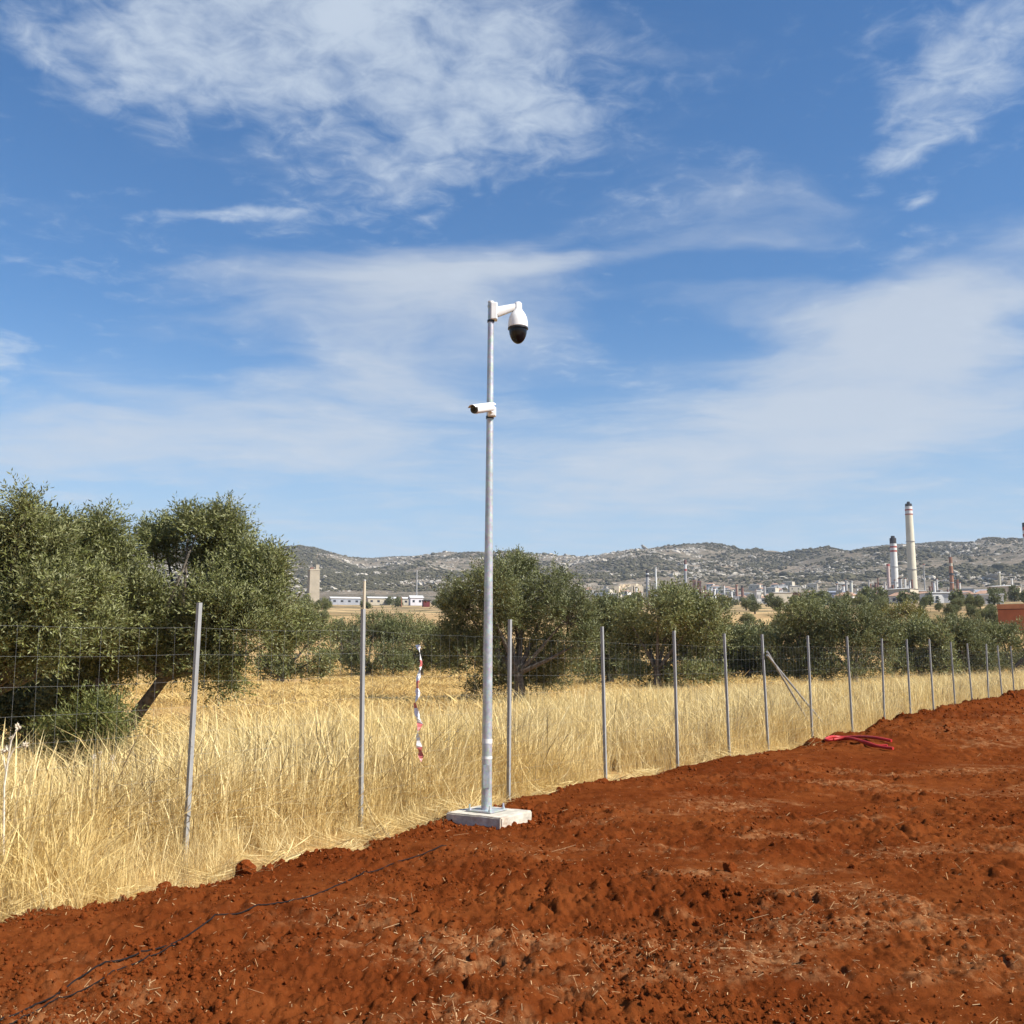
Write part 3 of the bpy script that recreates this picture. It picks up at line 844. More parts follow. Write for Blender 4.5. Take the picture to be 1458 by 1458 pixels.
# ------------------------------------------------------------------ camera pole
PB = np.array([-0.248, 10.27]); ZS = 0.165
slab = thing('concrete_footing', 'rough pale concrete block footing under the camera pole', 'footing', (PB[0] + 0.03, PB[1] - 0.02, 0))
import bmesh
bm = bmesh.new(); bmesh.ops.create_cube(bm, size=1.0)
for v in bm.verts: v.co = Vector((v.co.x * 0.64, v.co.y * 0.56, v.co.z * 0.32))
bmesh.ops.bevel(bm, geom=list(bm.edges), offset=0.012, segments=2, affect='EDGES')
bmesh.ops.subdivide_edges(bm, edges=list(bm.edges), cuts=7, use_grid_fill=True)
for v in bm.verts:
    k = 0.010 if v.co.z > 0.1 else 0.022
    v.co += Vector((mnoise.noise(v.co * 9), mnoise.noise(v.co * 9 + Vector((5, 0, 0))), 0.45 * mnoise.noise(v.co * 7 + Vector((0, 9, 0))))) * k
me = bpy.data.meshes.new('block'); bm.to_mesh(me); bm.free(); me.materials.append(m_conc)
o = link('block', me, slab, (0, 0, ZS - 0.16)); o.rotation_euler = (0, 0, math.radians(-33))

pole = thing('camera_pole', 'tall tapered galvanised steel pole on a concrete footing', 'pole', (PB[0], PB[1], ZS))
ptop = at(699, 431, 10.27)
TX, TZ = ptop[0] - PB[0], ptop[2] - ZS
def pole_pt(z):
    return (TX * z / TZ, 0.0, z)
def pole_r(z):
    return 0.0525 + (0.030 - 0.0525) * z / TZ
zs = np.linspace(0.012, TZ, 16)
mast = MB().tube([pole_pt(z) for z in zs], [pole_r(z) for z in zs], 28).build('mast', m_galv, pole, True)
MB().box((0, 0, 0.006 + 0.004), (0.29, 0.29, 0.012), math.radians(-33)).build('base_plate', m_galv, pole)
plate = bpy.data.objects['base_plate']
for sx in (-1, 1):
    for sy in (-1, 1):
        a = math.radians(-33); bx, by = sx * 0.118, sy * 0.118
        cx, cy = bx * math.cos(a) - by * math.sin(a), bx * math.sin(a) + by * math.cos(a)
        MB().tube([(cx, cy, 0.012), (cx, cy, 0.034)], 0.016, 6).tube([(cx, cy, 0.034), (cx, cy, 0.07)], 0.009, 8).build('anchor_bolt', m_galv, plate)
def z_at(py):
    return at(694, py, 10.27)[2] - ZS
for py, hh in ((1055, 0.042), (1078.5, 0.026)):
    z = z_at(py); MB().tube([pole_pt(z - hh / 2), pole_pt(z + hh / 2)], pole_r(z) + 0.002, 28).build('white_band', m_band, pole, True)
MB().tube([pole_pt(TZ), pole_pt(TZ + 0.012)], pole_r(TZ) + 0.003, 20).build('end_cap', m_white, pole, True)
zd = z_at(1105)
MB().box((0.0, -pole_r(zd) - 0.001, zd), (0.06, 0.006, 0.22)).build('service_door', m_galv, pole)

# dome camera ----------------------------------------------------------------
def wpt(px, py, Y=10.2):
    return Vector(at(px, py, Y))
Yc = 10.30
base = wpt(700, 445, 10.27)
dc = thing('dome_camera', 'white dome security camera with smoked bubble hanging from the pole top', 'security camera', base)
def rel(p): return Vector(p) - base
hx = wpt(737.5, 460, Yc); hx_w = hx
S = Yc / F * 1.03
mount = MB().box(rel(wpt(703.5, 444, 10.27)), (0.070, 0.095, 0.185), 0.0).build('wall_bracket', m_white, dc)
bv = mount.modifiers.new('bevel', 'BEVEL'); bv.width = 0.010; bv.segments = 2
a0 = rel(wpt(707, 444.5, 10.27)); a1 = rel(wpt(736, 436.5, Yc))
mb = MB(); n = 10; vs = []; fs = []
dirn = (a1 - a0).normalized(); sd = Vector((0, 0, 1)).cross(dirn).normalized(); upv = dirn.cross(sd)
for i in range(n + 1):
    t = i / n; p = a0.lerp(a1, t); hw = 0.036 - 0.006 * t; hh = 0.055 - 0.022 * t
    for k in range(12):
        a = 2 * math.pi * k / 12; ca, sa = math.cos(a), math.sin(a)
        e = 0.6
        vs.append(p + sd * hw * math.copysign(abs(ca) ** e, ca) + upv * hh * math.copysign(abs(sa) ** e, sa))
for i in range(n):
    for k in range(12): fs.append((i * 12 + k, i * 12 + (k + 1) % 12, (i + 1) * 12 + (k + 1) % 12, (i + 1) * 12 + k))
fs.append(tuple(range(11, -1, -1))); fs.append(tuple(n * 12 + k for k in range(12)))
mb.add(vs, fs).build('arm', m_white, dc, True)
hc = rel(hx)
k_ = 0.1035 / 14.4
def zpx(py): return (wpt(737, py, Yc).z - hx.z)
prof = [(0.001, zpx(430.5)), (0.030, zpx(430.8)), (0.040, zpx(432.5)), (0.042, zpx(440)), (0.052, zpx(443)), (0.076, zpx(447.5)), (0.094, zpx(453)), (0.102, zpx(459)), (0.104, zpx(466)), (0.100, zpx(466.6)), (0.02, zpx(466.6))]
house_ = MB().lathe(prof[::-1], 32, hc).build('housing', m_white, dc, True)
MB().lathe([(0.02, zpx(469.4)), (0.100, zpx(469.4)), (0.106, zpx(468.8)), (0.106, zpx(467.2)), (0.100, zpx(466.7)), (0.02, zpx(466.7))], 32, hc).build('trim_ring', m_black, house_, True)
zb0, zb1 = zpx(469.5), zpx(489.5)
pr = [(0.094 * math.cos(t), zb0 + (zb1 - zb0) * math.sin(t)) for t in np.linspace(0, 1.53, 10)][::-1]
MB().lathe(pr, 32, hc).build('bubble', m_dome, house_, True)
zc = z_at(457.5); 
MB().tube([Vector(pole_pt(zc - 0.012)) + Vector((PB[0], PB[1], ZS)) - base, Vector(pole_pt(zc + 0.012)) + Vector((PB[0], PB[1], ZS)) - base], pole_r(zc) + 0.006, 20).build('clamp', m_black, dc, True)
zc = z_at(436); MB().tube([Vector(pole_pt(zc - 0.010)) + Vector((PB[0], PB[1], ZS)) - base, Vector(pole_pt(zc + 0.010)) + Vector((PB[0], PB[1], ZS)) - base], pole_r(zc) + 0.005, 20).build('clamp', m_galv, dc, True)

# bullet camera ----------------------------------------------------------------
Yc = 10.12
bb = wpt(700.5, 584, Yc + 0.08)
bc = thing('bullet_camera', 'small white bullet security camera halfway up the pole facing left', 'security camera', bb)
p0 = wpt(699, 580, Yc + 0.06) - bb; p1 = wpt(675.5, 583, Yc - 0.22) - bb
ax = (p1 - p0).normalized()
def along(t): return p0 + ax * t
L = (p1 - p0).length
MB().tube([along(-0.02), along(0), along(L * 0.9), along(L)], [0.030, 0.043, 0.045, 0.043], 24).build('body', m_white, bc, True)
fp_ = MB().tube([along(L + 0.0005), along(L + 0.012)], [0.041, 0.040], 24).build('front_plate', m_black, bc, True)
MB().tube([along(L + 0.0125), along(L + 0.018)], [0.020, 0.018], 20).build('lens', m_dome, fp_, True)
side = ax.cross(Vector((0, 0, 1))).normalized(); upa = side.cross(ax)
vs = []; fs = []
for i, t in enumerate((-0.03, L + 0.045)):
    for lay in (0.0475, 0.0515):
        for k in range(9):
            a = math.radians(25 + 130 * k / 8); vs.append(along(t) + (side * math.cos(a) + upa * math.sin(a)) * lay)
for k in range(8):
    fs += [(k, k + 1, 18 + k + 1, 18 + k), (9 + k + 1, 9 + k, 27 + k, 27 + k + 1), (k + 1, k, 9 + k, 9 + k + 1), (18 + k, 18 + k + 1, 27 + k + 1, 27 + k)]
fs += [(0, 18, 27, 9), (8, 17, 35, 26)]
MB().add(vs, fs).build('sun_shield', m_white, bc, True)
jb = wpt(699.5, 586, Yc + 0.09) - bb
MB().tube([along(0.06), along(0.05) + Vector((0.02, 0.02, -0.03)), jb + Vector((0, -0.01, 0))], [0.017, 0.018, 0.022], 12).build('ball_joint', m_white, bc, True)
o = MB().box(jb + Vector((0.006, 0.02, 0)), (0.085, 0.07, 0.10)).build('junction_box', m_white, bc); bv = o.modifiers.new('bevel', 'BEVEL'); bv.width = 0.012; bv.segments = 2
zc = z_at(594.5); MB().tube([Vector(pole_pt(zc - 0.014)) + Vector((PB[0], PB[1], ZS)) - bb, Vector(pole_pt(zc + 0.014)) + Vector((PB[0], PB[1], ZS)) - bb], pole_r(zc) + 0.006, 20).build('clamp', m_black, bc, True)

# ------------------------------------------------------------------ warning tape hanging on the fence wire
TP = [(595, 918), (598, 930), (600, 945), (597, 958), (594, 975), (595, 990), (591, 1003), (594, 1018), (598, 1030), (595, 1045), (596, 1060), (599, 1072), (600, 1084)]
fy = lambda px, py: (lambda d_: d_ * (((P0 + FN * 0.03) @ FN) / (d_[:2] @ FN)) + np.array([0, 0, EYE]))(ray(px, py))
pts = [Vector(fy(*p)) for p in TP]
tape = thing('warning_tape', 'red and white striped barrier tape hanging twisted from the fence wire', 'tape', (pts[0].x, pts[0].y, 0))
TB = Vector((pts[0].x, pts[0].y, 0))
dense = []
for i in range(len(pts) - 1):
    for k in range(3): dense.append(pts[i].lerp(pts[i + 1], k / 3))
dense.append(pts[-1])
def ribbon(a, b):
    vs = []; 
    for i in range(a, b + 1):
        p = dense[i] - TB; ang = i * 0.30 + 0.9 * math.sin(i * 0.7); w = 0.024 + 0.008 * math.sin(i * 1.9)
        dv = Vector((math.cos(ang), math.sin(ang), 0.25 * math.sin(i))) * w; nv = Vector((-math.sin(ang), math.cos(ang), 0)) * 0.0006
        vs += [p - dv - nv, p + dv - nv, p + dv + nv, p - dv + nv]
    fs = []
    for i in range(b - a):
        for k in range(4): fs.append((i * 4 + k, i * 4 + (k + 1) % 4, i * 4 + 4 + (k + 1) % 4, i * 4 + 4 + k))
    fs += [(3, 2, 1, 0), tuple((b - a) * 4 + k for k in range(4))]
    return MB().add(vs, fs)
cuts = [0, 5, 7, 11, 13, 17, 19, 24, 26, 31, 36]
for i in range(len(cuts) - 1):
    red = i % 2 == 1
    ribbon(cuts[i], cuts[i + 1]).build('red_stripe' if red else 'white_stripe', m_tape_r if red else m_tape_w, tape)

# ------------------------------------------------------------------ red conduits on the bank
def bank_pt(px, py, off_):
    d_ = ray(px, py); k = ((P0 + FN * off_) @ FN) / (d_[:2] @ FN); p = d_ * k
    return p[0], p[1]
cond = []
for lb, pl, r in (('upper loop of red plastic conduit lying on the soil bank by the dry grass', [(1268, 1029, 1.75), (1245, 1026, 1.45), (1222, 1022, 1.1), (1200, 1021, 0.80), (1184, 1021, 0.66), (1175, 1023, 0.68), (1176, 1026, 0.76), (1190, 1027, 0.90), (1215, 1027, 1.2), (1240, 1029, 1.6), (1262, 1032, 1.85)], 0.025),
               ('lower red plastic conduit lying below the looped conduit on the soil bank', [(1186, 1024, 0.92), (1205, 1025, 1.1), (1228, 1025.5, 1.45), (1250, 1029, 1.75), (1270, 1033, 2.0)], 0.024)):
    ps = []
    for px, py, of in pl:
        x_, y_ = bank_pt(px, py, of); zr = EYE + ray(px, py)[2] * (y_ / ray(px, py)[1])
        ps.append(Vector((x_, y_, max(soil_at(x_, y_), float(terrain(np.array([x_]), np.array([y_]))[0])) + r + 0.03)))
    dn_ = []
    for i in range(len(ps) - 1):
        a, b, c_, e = ps[max(0, i - 1)], ps[i], ps[i + 1], ps[min(len(ps) - 1, i + 2)]
        for k in range(6):
            t = k / 6; dn_.append(0.5 * ((2 * b) + (c_ - a) * t + (2 * a - 5 * b + 4 * c_ - e) * t * t + (3 * b - a - 3 * c_ + e) * t ** 3))
    dn_.append(ps[-1])
    tag(MB().tube(dn_, r, 10).build('red_conduit', m_cond, None, True), lb, 'conduit', 'red conduits on the soil bank')

# black cables lying on the soil
for lb, pl, r in (('long thin black cable trailing over the red soil', [(-30, 1472), (20, 1452), (70, 1428), (120, 1405), (180, 1382), (250, 1360), (310, 1335), (350, 1318), (385, 1306), (420, 1297), (455, 1288), (500, 1268), (545, 1252), (590, 1236), (635, 1222)], 0.0042),
               ('second thin black cable beside the long cable near the front', [(10, 1470), (60, 1442), (110, 1420), (160, 1400), (215, 1377), (255, 1362)], 0.0034)):
    ps = [Vector(on_z(px, py, 0.03)) for px, py in pl]
    for p in ps: p.z = 0
    dn_ = []
    for i in range(len(ps) - 1):
        a, b, c_, e = ps[max(0, i - 1)], ps[i], ps[i + 1], ps[min(len(ps) - 1, i + 2)]
        for k in range(10):
            t = k / 10; dn_.append(0.5 * ((2 * b) + (c_ - a) * t + (2 * a - 5 * b + 4 * c_ - e) * t * t + (3 * b - a - 3 * c_ + e) * t ** 3))
    dn_.append(ps[-1])
    X_ = np.array([p.x for p in dn_]); Y_ = np.array([p.y for p in dn_]); Z_ = soil_z(X_, Y_)
    Zs = Z_.copy()
    for _ in range(3):
        Zs = np.maximum(Z_, np.convolve(np.pad(Zs, 2, 'edge'), np.ones(5) / 5, 'valid'))
    mb = MB().tube([(a, b, c_ + r * 0.9) for a, b, c_ in zip(X_, Y_, Zs)], r, 8)
    tag(mb.build('black_cable', m_cable, None, True), lb, 'cable', 'black cables on the soil')

# ------------------------------------------------------------------ dry thistle and seed heads at the left
th = at(6, 1300, 7.2)
t_ = thing('dry_thistle', 'tall bleached dry thistle with woolly heads at the left edge', 'plant', (th[0], 7.2, 0))
def tp(px, py): return Vector(at(px, py, 7.2)) - Vector((th[0], 7.2, 0))
def stem(pts, r): return MB().tube(pts, [r * (1 - 0.5 * i / (len(pts) - 1)) for i in range(len(pts))], 6)
stem([Vector((0, 0, -0.02)), tp(5, 1200), tp(6, 1120), tp(11, 1085), tp(16, 1055), tp(25, 1037)], 0.009).build('stem', m_dry, t_, True)
stem([tp(12, 1082), tp(20, 1066), tp(37, 1061)], 0.006).build('branch', m_dry, t_, True)
stem([tp(9, 1100), tp(6, 1085), tp(4, 1070)], 0.006).build('branch', m_dry, t_, True)
def fluff(c, r, parent, name='flower_head'):
    mb = MB()
    for k in range(34):       # woolly bracts pointing every way
        u = Vector((random.gauss(0, 1), random.gauss(0, 1), random.gauss(0.3, 1))).normalized()
        b_ = u.orthogonal().normalized() * 0.22
        mb.tube([u * 0.1, u * random.uniform(0.7, 1.25) + Vector((0, 0, random.uniform(-.2, .3)))], [0.26, 0.07], 4)
    o = mb.build(name, m_dry, parent, False, 40, c); o.scale = (r, r, r * 1.2); return o
for px, py, r in ((25, 1036, 0.022), (16, 1051, 0.016), (36, 1061, 0.020), (9, 1068, 0.022), (4, 1070, 0.016)):
    fluff(tp(px, py), r, t_)
for k, (px, py, Y_, hd) in enumerate(((134, 1078, 8.9, 0.02), (160, 1080, 8.7, 0.022), (143, 1072, 9.1, 0.016))):
    b_ = at(px, py, Y_)
    w_ = thing('dry_seed_head', ['dry thistle stalk with one round head standing in front of the green bush', 'pale dry stalk with a round head standing right of its neighbours before the bush', 'tallest dry stalk between two others in front of the green bush'][k], 'plant', (b_[0] + 0.03, Y_, 0), 0, 'dry seed stalks in front of the bush')
    stem([Vector((0, 0, 0)), Vector((-0.02, 0, b_[2] * 0.5)), Vector((-0.03, 0, b_[2]))], 0.005).build('stem', m_dry, w_, True)
    fluff(Vector((-0.03, 0, b_[2])), hd, w_)

# ------------------------------------------------------------------ olive trees
def leaves_mesh(lobes, n_shoot, per, ll, lw, seed, mat, gap=0.15, upb=0.55, sl=(0.22, 0.5), gs=0.55, sprays=6):
    g = np.random.default_rng(seed)
    sub = []
    for l in lobes:        # each bough splits into smaller upright sprays with hollows between them
        m_ = sprays
        for _ in range(m_):
            u = g.normal(size=3); u[2] = abs(u[2]) * 0.9 - 0.35; u /= np.linalg.norm(u)
            k = g.uniform(0.30, 0.68); f = g.uniform(0.32, 0.52)
            sub.append((l[0] + u[0] * l[3] * k, l[1] + u[1] * l[4] * k, l[2] + u[2] * l[5] * k, l[3] * f, l[4] * f, l[5] * f * 1.1))
        sub.append((l[0], l[1], l[2], l[3] * 0.6, l[4] * 0.6, l[5] * 0.6))
    if sprays: lobes = sub
    vol = np.array([(l[3] * l[4] + l[3] * l[5] + l[4] * l[5]) for l in lobes]); pr = vol / vol.sum()
    k = g.choice(len(lobes), n_shoot, p=pr); Lb = np.array(lobes)[k]
    u = g.normal(size=(n_shoot, 3)); u /= np.linalg.norm(u, axis=1, keepdims=True)
    rad = g.uniform(0.20, 1.0, n_shoot) ** 0.6 * (1 + 0.16 * vnoise(u[:, 0] * 2.6 + k * 5.1, u[:, 1] * 2.6, u[:, 2] * 2.6 + 3))
    p = Lb[:, :3] + u * rad[:, None] * Lb[:, 3:6]
    # ragged gaps between twig clumps
    nn = vnoise(p[:, 0] / gs + seed, p[:, 1] / gs, p[:, 2] / gs) + 0.6 * vnoise(p[:, 0] / gs * 2.3, p[:, 1] / gs * 2.3 + seed, p[:, 2] / gs * 2.3)
    ok = nn > (-0.95 + 2.4 * gap)
    p, u, Lb = p[ok], u[ok], Lb[ok]; n = len(p)
    d = u * 0.6 + np.array([0, 0, upb]) * g.uniform(0.2, 1.3, (n, 1)) + g.normal(0, 0.38, (n, 3)); d /= np.linalg.norm(d, axis=1, keepdims=True)
    ln = g.uniform(sl[0], sl[1], n)
    t = (np.arange(per) + 0.3) / per
    droop = -0.10 * (t ** 2)[None, :, None] * np.array([0, 0, 1.0])
    pos = p[:, None, :] + d[:, None, :] * (ln[:, None] * t[None, :])[:, :, None] + droop * ln[:, None, None] + g.normal(0, 0.012, (n, per, 3))
    a = np.cross(d, np.array([0.31, 0.2, 0.93])); a /= np.linalg.norm(a, axis=1, keepdims=True) + 1e-9; b = np.cross(d, a)
    ph = g.uniform(0, 6.283, (n, 1)) + np.arange(per)[None, :] * 2.4
    rdir = np.cos(ph)[:, :, None] * a[:, None, :] + np.sin(ph)[:, :, None] * b[:, None, :]
    ld = d[:, None, :] * 0.75 + rdir * g.uniform(0.4, 1.0, (n, per, 1)); ld /= np.linalg.norm(ld, axis=2, keepdims=True)
    wdv = np.cross(ld, rdir + 0.5 * g.normal(size=(n, per, 3))); wdv /= np.linalg.norm(wdv, axis=2, keepdims=True) + 1e-9
    L_ = ll * g.uniform(0.7, 1.3, (n, per, 1)); w_ = lw * g.uniform(0.7, 1.25, (n, per, 1))
    nrm = np.cross(wdv, ld)
    q0 = pos; q1 = pos + ld * L_ * 0.5 + wdv * w_ * 0.5 + nrm * L_ * 0.06; q2 = pos + ld * L_; q3 = pos + ld * L_ * 0.5 - wdv * w_ * 0.5 + nrm * L_ * 0.06
    V = np.stack([q0, q1, q2, q3], 2).reshape(-1, 3)
    flip = np.where((nrm[..., 2] + 0.35 * g.normal(size=nrm.shape[:2])).reshape(-1) > -0.15, 0, 1)
    Fc = np.arange(len(V)).reshape(-1, 4); Fc = np.where(flip[:, None] == 1, Fc[:, ::-1], Fc)
    tone = np.repeat(np.clip(0.36 + 0.25 * nn[ok][:, None] + g.normal(0.04, 0.20, (n, 1)) + g.normal(0, 0.18, (n, per)), 0, 1).reshape(-1), 4)  # lit variation painted per clump: paler leaves in dense clumps, darker beside gaps
    return np_mesh('crown', V, Fc, mat, False, {'tone': tone}), p

def olive(name, label, Y, lobes_px, base_px, n_shoot, per, ll, lw, seed, mat=None, trunk_r=0.16, lean=None, gap=0.2, group='olive trees beyond the fence', depth=0.9, cat='olive tree', upb=0.75, sl=(0.22, 0.5), gs=0.55, trunk2=None):
    mat = mat or m_olive
    b = at(base_px, 932, Y); bx = b[0]; bz = float(terrain(np.array([bx]), np.array([Y]))[0])
    B0 = np.array([bx, Y, bz]); g = np.random.default_rng(seed + 1000)
    t_ = thing(name, label, cat, B0, 0, group)
    lobes = []
    cxm = np.mean([l[0] for l in lobes_px])
    span = (max(l[0] + l[2] for l in lobes_px) - min(l[0] - l[2] for l in lobes_px)) / 2 / F * Y
    if Y > 45:        # skirts hanging to the ground
        x0_, x1_ = min(l[0] - l[2] for l in lobes_px), max(l[0] + l[2] for l in lobes_px)
        yb_ = 932 + 1.67 / Y * F
        lobes_px = lobes_px + [(x0_ + (x1_ - x0_) * f, yb_ - 17, (x1_ - x0_) * 0.17, 17) for f in (0.2, 0.42, 0.62, 0.82)]
    for j, (cx, cy, rx, ry) in enumerate(lobes_px):
        dy = g.uniform(-0.45, 0.55) * span * depth
        c = at(cx, cy, Y) - B0; c[1] = dy
        rx_, rz_ = rx / F * Y, ry / F * Y
        lobes.append((c[0], c[1], c[2], rx_, max(0.8 * rx_, 0.55 * (rx_ + rz_) * depth), rz_))
    me, pp = leaves_mesh(lobes, n_shoot, per, ll, lw, seed, mat, gap, upb, sl, gs)
    # prune the crown to the tree's real height and spread
    co = np.empty(len(me.vertices) * 3, np.float32); me.vertices.foreach_get('co', co); co = co.reshape(-1, 3)
    zt_ = at(base_px, min(l[1] - l[3] for l in lobes_px), Y)[2] - bz; kz = zt_ / np.percentile(co[:, 2], 99.6 if Y > 30 else 99.97)
    xl, xr = at(min(l[0] - l[2] for l in lobes_px), 932, Y)[0] - bx, at(max(l[0] + l[2] for l in lobes_px), 932, Y)[0] - bx
    al, ar = np.percentile(co[:, 0], 0.5), np.percentile(co[:, 0], 99.5)
    kx = (xr - xl) / (ar - al); sx_ = xl - al * kx
    co[:, 2] *= kz; co[:, 0] = co[:, 0] * kx + sx_; co[:, 2] = np.maximum(co[:, 2], 0.02)
    pp = pp * np.array([kx, 1, kz]) + np.array([sx_, 0, 0])
    lobes = [(l[0] * kx + sx_, l[1], l[2] * kz, l[3] * kx, l[4], l[5] * kz) for l in lobes]
    me.vertices.foreach_set('co', np.ascontiguousarray(co, np.float32).ravel()); me.update()
    link('crown', me, t_)
    mb = MB()
    fork = np.array([lean[0], lean[1], lean[2]]) if lean is not None else np.array([0, 0, 0.45 * np.mean([l[2] for l in lobes])])
    kp = [np.array([0, 0, -0.15]), np.array([0.02, 0, 0.0]), fork * 0.5 + g.normal(0, 0.04, 3), fork]
    mb.tube(kp, [trunk_r * 1.45, trunk_r * 1.15, trunk_r * 0.9, trunk_r * 0.75], 10)
    if trunk2 is not None:
        f2 = np.array(trunk2)
        mb.tube([np.array([-0.1, 0.05, -0.15]), f2 * 0.5 + g.normal(0, 0.05, 3), f2], [trunk_r * 1.1, trunk_r * 0.75, trunk_r * 0.55], 9)
    for l in lobes:
        if l[2] < fork[2] + 0.35: continue
        tip = np.array(l[:3]) + np.array([0, 0, 0.25 * l[5]])
        mid = fork * 0.5 + tip * 0.5 + g.normal(0, 0.12, 3) - np.array([0, 0, 0.1])
        mb.tube([fork - np.array([0, 0, 0.05]), mid, tip], [trunk_r * 0.5, trunk_r * 0.3, trunk_r * 0.08], 6, False)
    sel = pp[g.choice(len(pp), min(len(pp), 260), replace=False)]
    for s in sel:        # twigs inside the crown
        l = min(lobes, key=lambda q_: (q_[0] - s[0]) ** 2 + (q_[1] - s[1]) ** 2 + (q_[2] - s[2]) ** 2)
        c = np.array(l[:3])
        mb.tube([c + (s - c) * 0.15, c + (s - c) * 0.6 + g.normal(0, .03, 3), s + (s - c) * 0.12], [trunk_r * 0.11, trunk_r * 0.07, trunk_r * 0.025], 3, False)
    mb.build('trunk', m_bark, t_, True)
    return t_

olive('olive_tree', 'big olive tree cut by the left edge with dense pale crown', 13.6,
      [(50, 768, 62, 68), (5, 800, 80, 80), (70, 850, 58, 80), (10, 890, 80, 75), (-85, 800, 100, 105), (-100, 920, 110, 80), (50, 915, 70, 42), (100, 880, 32, 56), (30, 735, 35, 38), (120, 830, 22, 40), (62, 725, 22, 30), (-10, 930, 70, 45)],
      -40, 8200, 16, 0.068, 0.019, 11, trunk_r=0.17, gap=0.16)
olive('olive_tree', 'wide olive tree with twin spiky tops and leaning grey trunk', 16.0,
      [(178, 795, 52, 48), (222, 772, 34, 42), (160, 770, 30, 34), (300, 785, 46, 66), (292, 742, 26, 30), (322, 748, 22, 36), (352, 812, 46, 52), (335, 880, 66, 66), (262, 868, 78, 62), (175, 862, 66, 64), (200, 920, 72, 46), (318, 945, 44, 46), (378, 850, 28, 62), (138, 900, 38, 56), (265, 925, 52, 44), (385, 800, 18, 34), (222, 890, 44, 44), (235, 930, 36, 34), (225, 840, 34, 36), (140, 960, 45, 40), (110, 990, 40, 36), (320, 735, 13, 30), (276, 735, 14, 28), (180, 752, 15, 28), (228, 748, 15, 26), (140, 765, 12, 26), (330, 970, 22, 24), (390, 905, 20, 40)],
      150, 12500, 16, 0.068, 0.019, 12, trunk_r=0.11, gap=0.19, lean=tuple(at(236, 962, 16.0) - np.array([at(150, 932, 16)[0], 16, 0])), trunk2=(-0.15, 0.2, 1.3))
olive('olive_tree', 'added olive tree standing in for the shade under the left crowns', 17.0,
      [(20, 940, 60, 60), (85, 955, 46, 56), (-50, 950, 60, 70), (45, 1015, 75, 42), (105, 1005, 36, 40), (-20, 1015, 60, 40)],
      50, 4200, 13, 0.080, 0.026, 17, mat=m_olive2, trunk_r=0.16, gap=0.08)  # extra tree, added to darken the hollow beneath the left crowns
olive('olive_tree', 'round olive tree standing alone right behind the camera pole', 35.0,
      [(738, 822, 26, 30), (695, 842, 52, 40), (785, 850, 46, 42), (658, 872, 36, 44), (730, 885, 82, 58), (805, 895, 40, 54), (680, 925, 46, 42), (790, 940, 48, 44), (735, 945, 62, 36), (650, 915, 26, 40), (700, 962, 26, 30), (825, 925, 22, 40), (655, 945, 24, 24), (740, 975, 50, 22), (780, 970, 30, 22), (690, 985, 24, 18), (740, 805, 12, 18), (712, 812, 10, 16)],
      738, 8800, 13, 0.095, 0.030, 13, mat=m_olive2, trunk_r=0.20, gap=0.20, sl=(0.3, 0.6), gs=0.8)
FAR = [
 ('small olive tree in the gap right of the leaning trunk olive', 57, [(418, 900, 40, 42), (388, 918, 30, 42), (450, 910, 28, 46), (402, 942, 34, 26), (455, 942, 22, 22), (425, 878, 26, 24)], 400),
 ('low olive tree right behind the second fence post', 70, [(528, 905, 42, 36), (508, 925, 30, 30), (560, 918, 34, 40), (540, 938, 44, 22)], 525),
 ('low olive tree left of the round olive behind the hanging tape', 74, [(585, 912, 32, 34), (615, 918, 30, 32), (600, 935, 34, 20), (640, 920, 26, 34)], 600),
 ('olive tree directly right of the round solitary olive', 56, [(858, 880, 34, 34), (845, 905, 30, 40), (885, 900, 36, 46), (865, 935, 40, 28)], 868),
 ('dark olive tree with a deep shadowed base behind the fifth post', 50, [(935, 880, 44, 44), (965, 862, 36, 30), (995, 892, 40, 46), (925, 920, 50, 44), (975, 930, 46, 36), (1015, 915, 24, 34), (900, 895, 24, 34)], 935),
 ('small olive tree between the sixth and seventh fence posts', 63, [(1060, 920, 34, 32), (1085, 930, 30, 28), (1045, 938, 26, 20)], 1066),
 ('tallest olive tree among the right hand row', 60, [(1138, 882, 42, 36), (1120, 912, 38, 42), (1160, 905, 40, 48), (1140, 938, 44, 24), (1098, 925, 20, 30)], 1135),
 ('broad olive tree right of the tallest one in the row', 58, [(1195, 892, 44, 38), (1232, 905, 40, 44), (1200, 930, 50, 34), (1255, 920, 28, 42), (1170, 925, 24, 34)], 1215),
 ('olive tree behind the eleventh fence post', 66, [(1305, 910, 30, 32), (1325, 925, 30, 34), (1292, 935, 26, 26)], 1310),
 ('olive tree with wide low crown left of the brick building', 69, [(1362, 908, 34, 30), (1388, 922, 30, 34), (1350, 930, 30, 28)], 1370),
 ('last olive tree of the row below the brick building', 73, [(1430, 915, 34, 28), (1460, 922, 32, 32), (1412, 928, 24, 26), (1490, 915, 30, 34)], 1440),
]
for i, (lb, Y, lob, bpx) in enumerate(FAR):
    olive('olive_tree', lb, Y, lob, bpx, 2900 if i != 4 else 4600, 9, 0.15, 0.055, 40 + i, mat=m_olive2 if i % 2 else m_olive, trunk_r=0.22, gap=0.2, sl=(0.35, 0.75), gs=1.1)
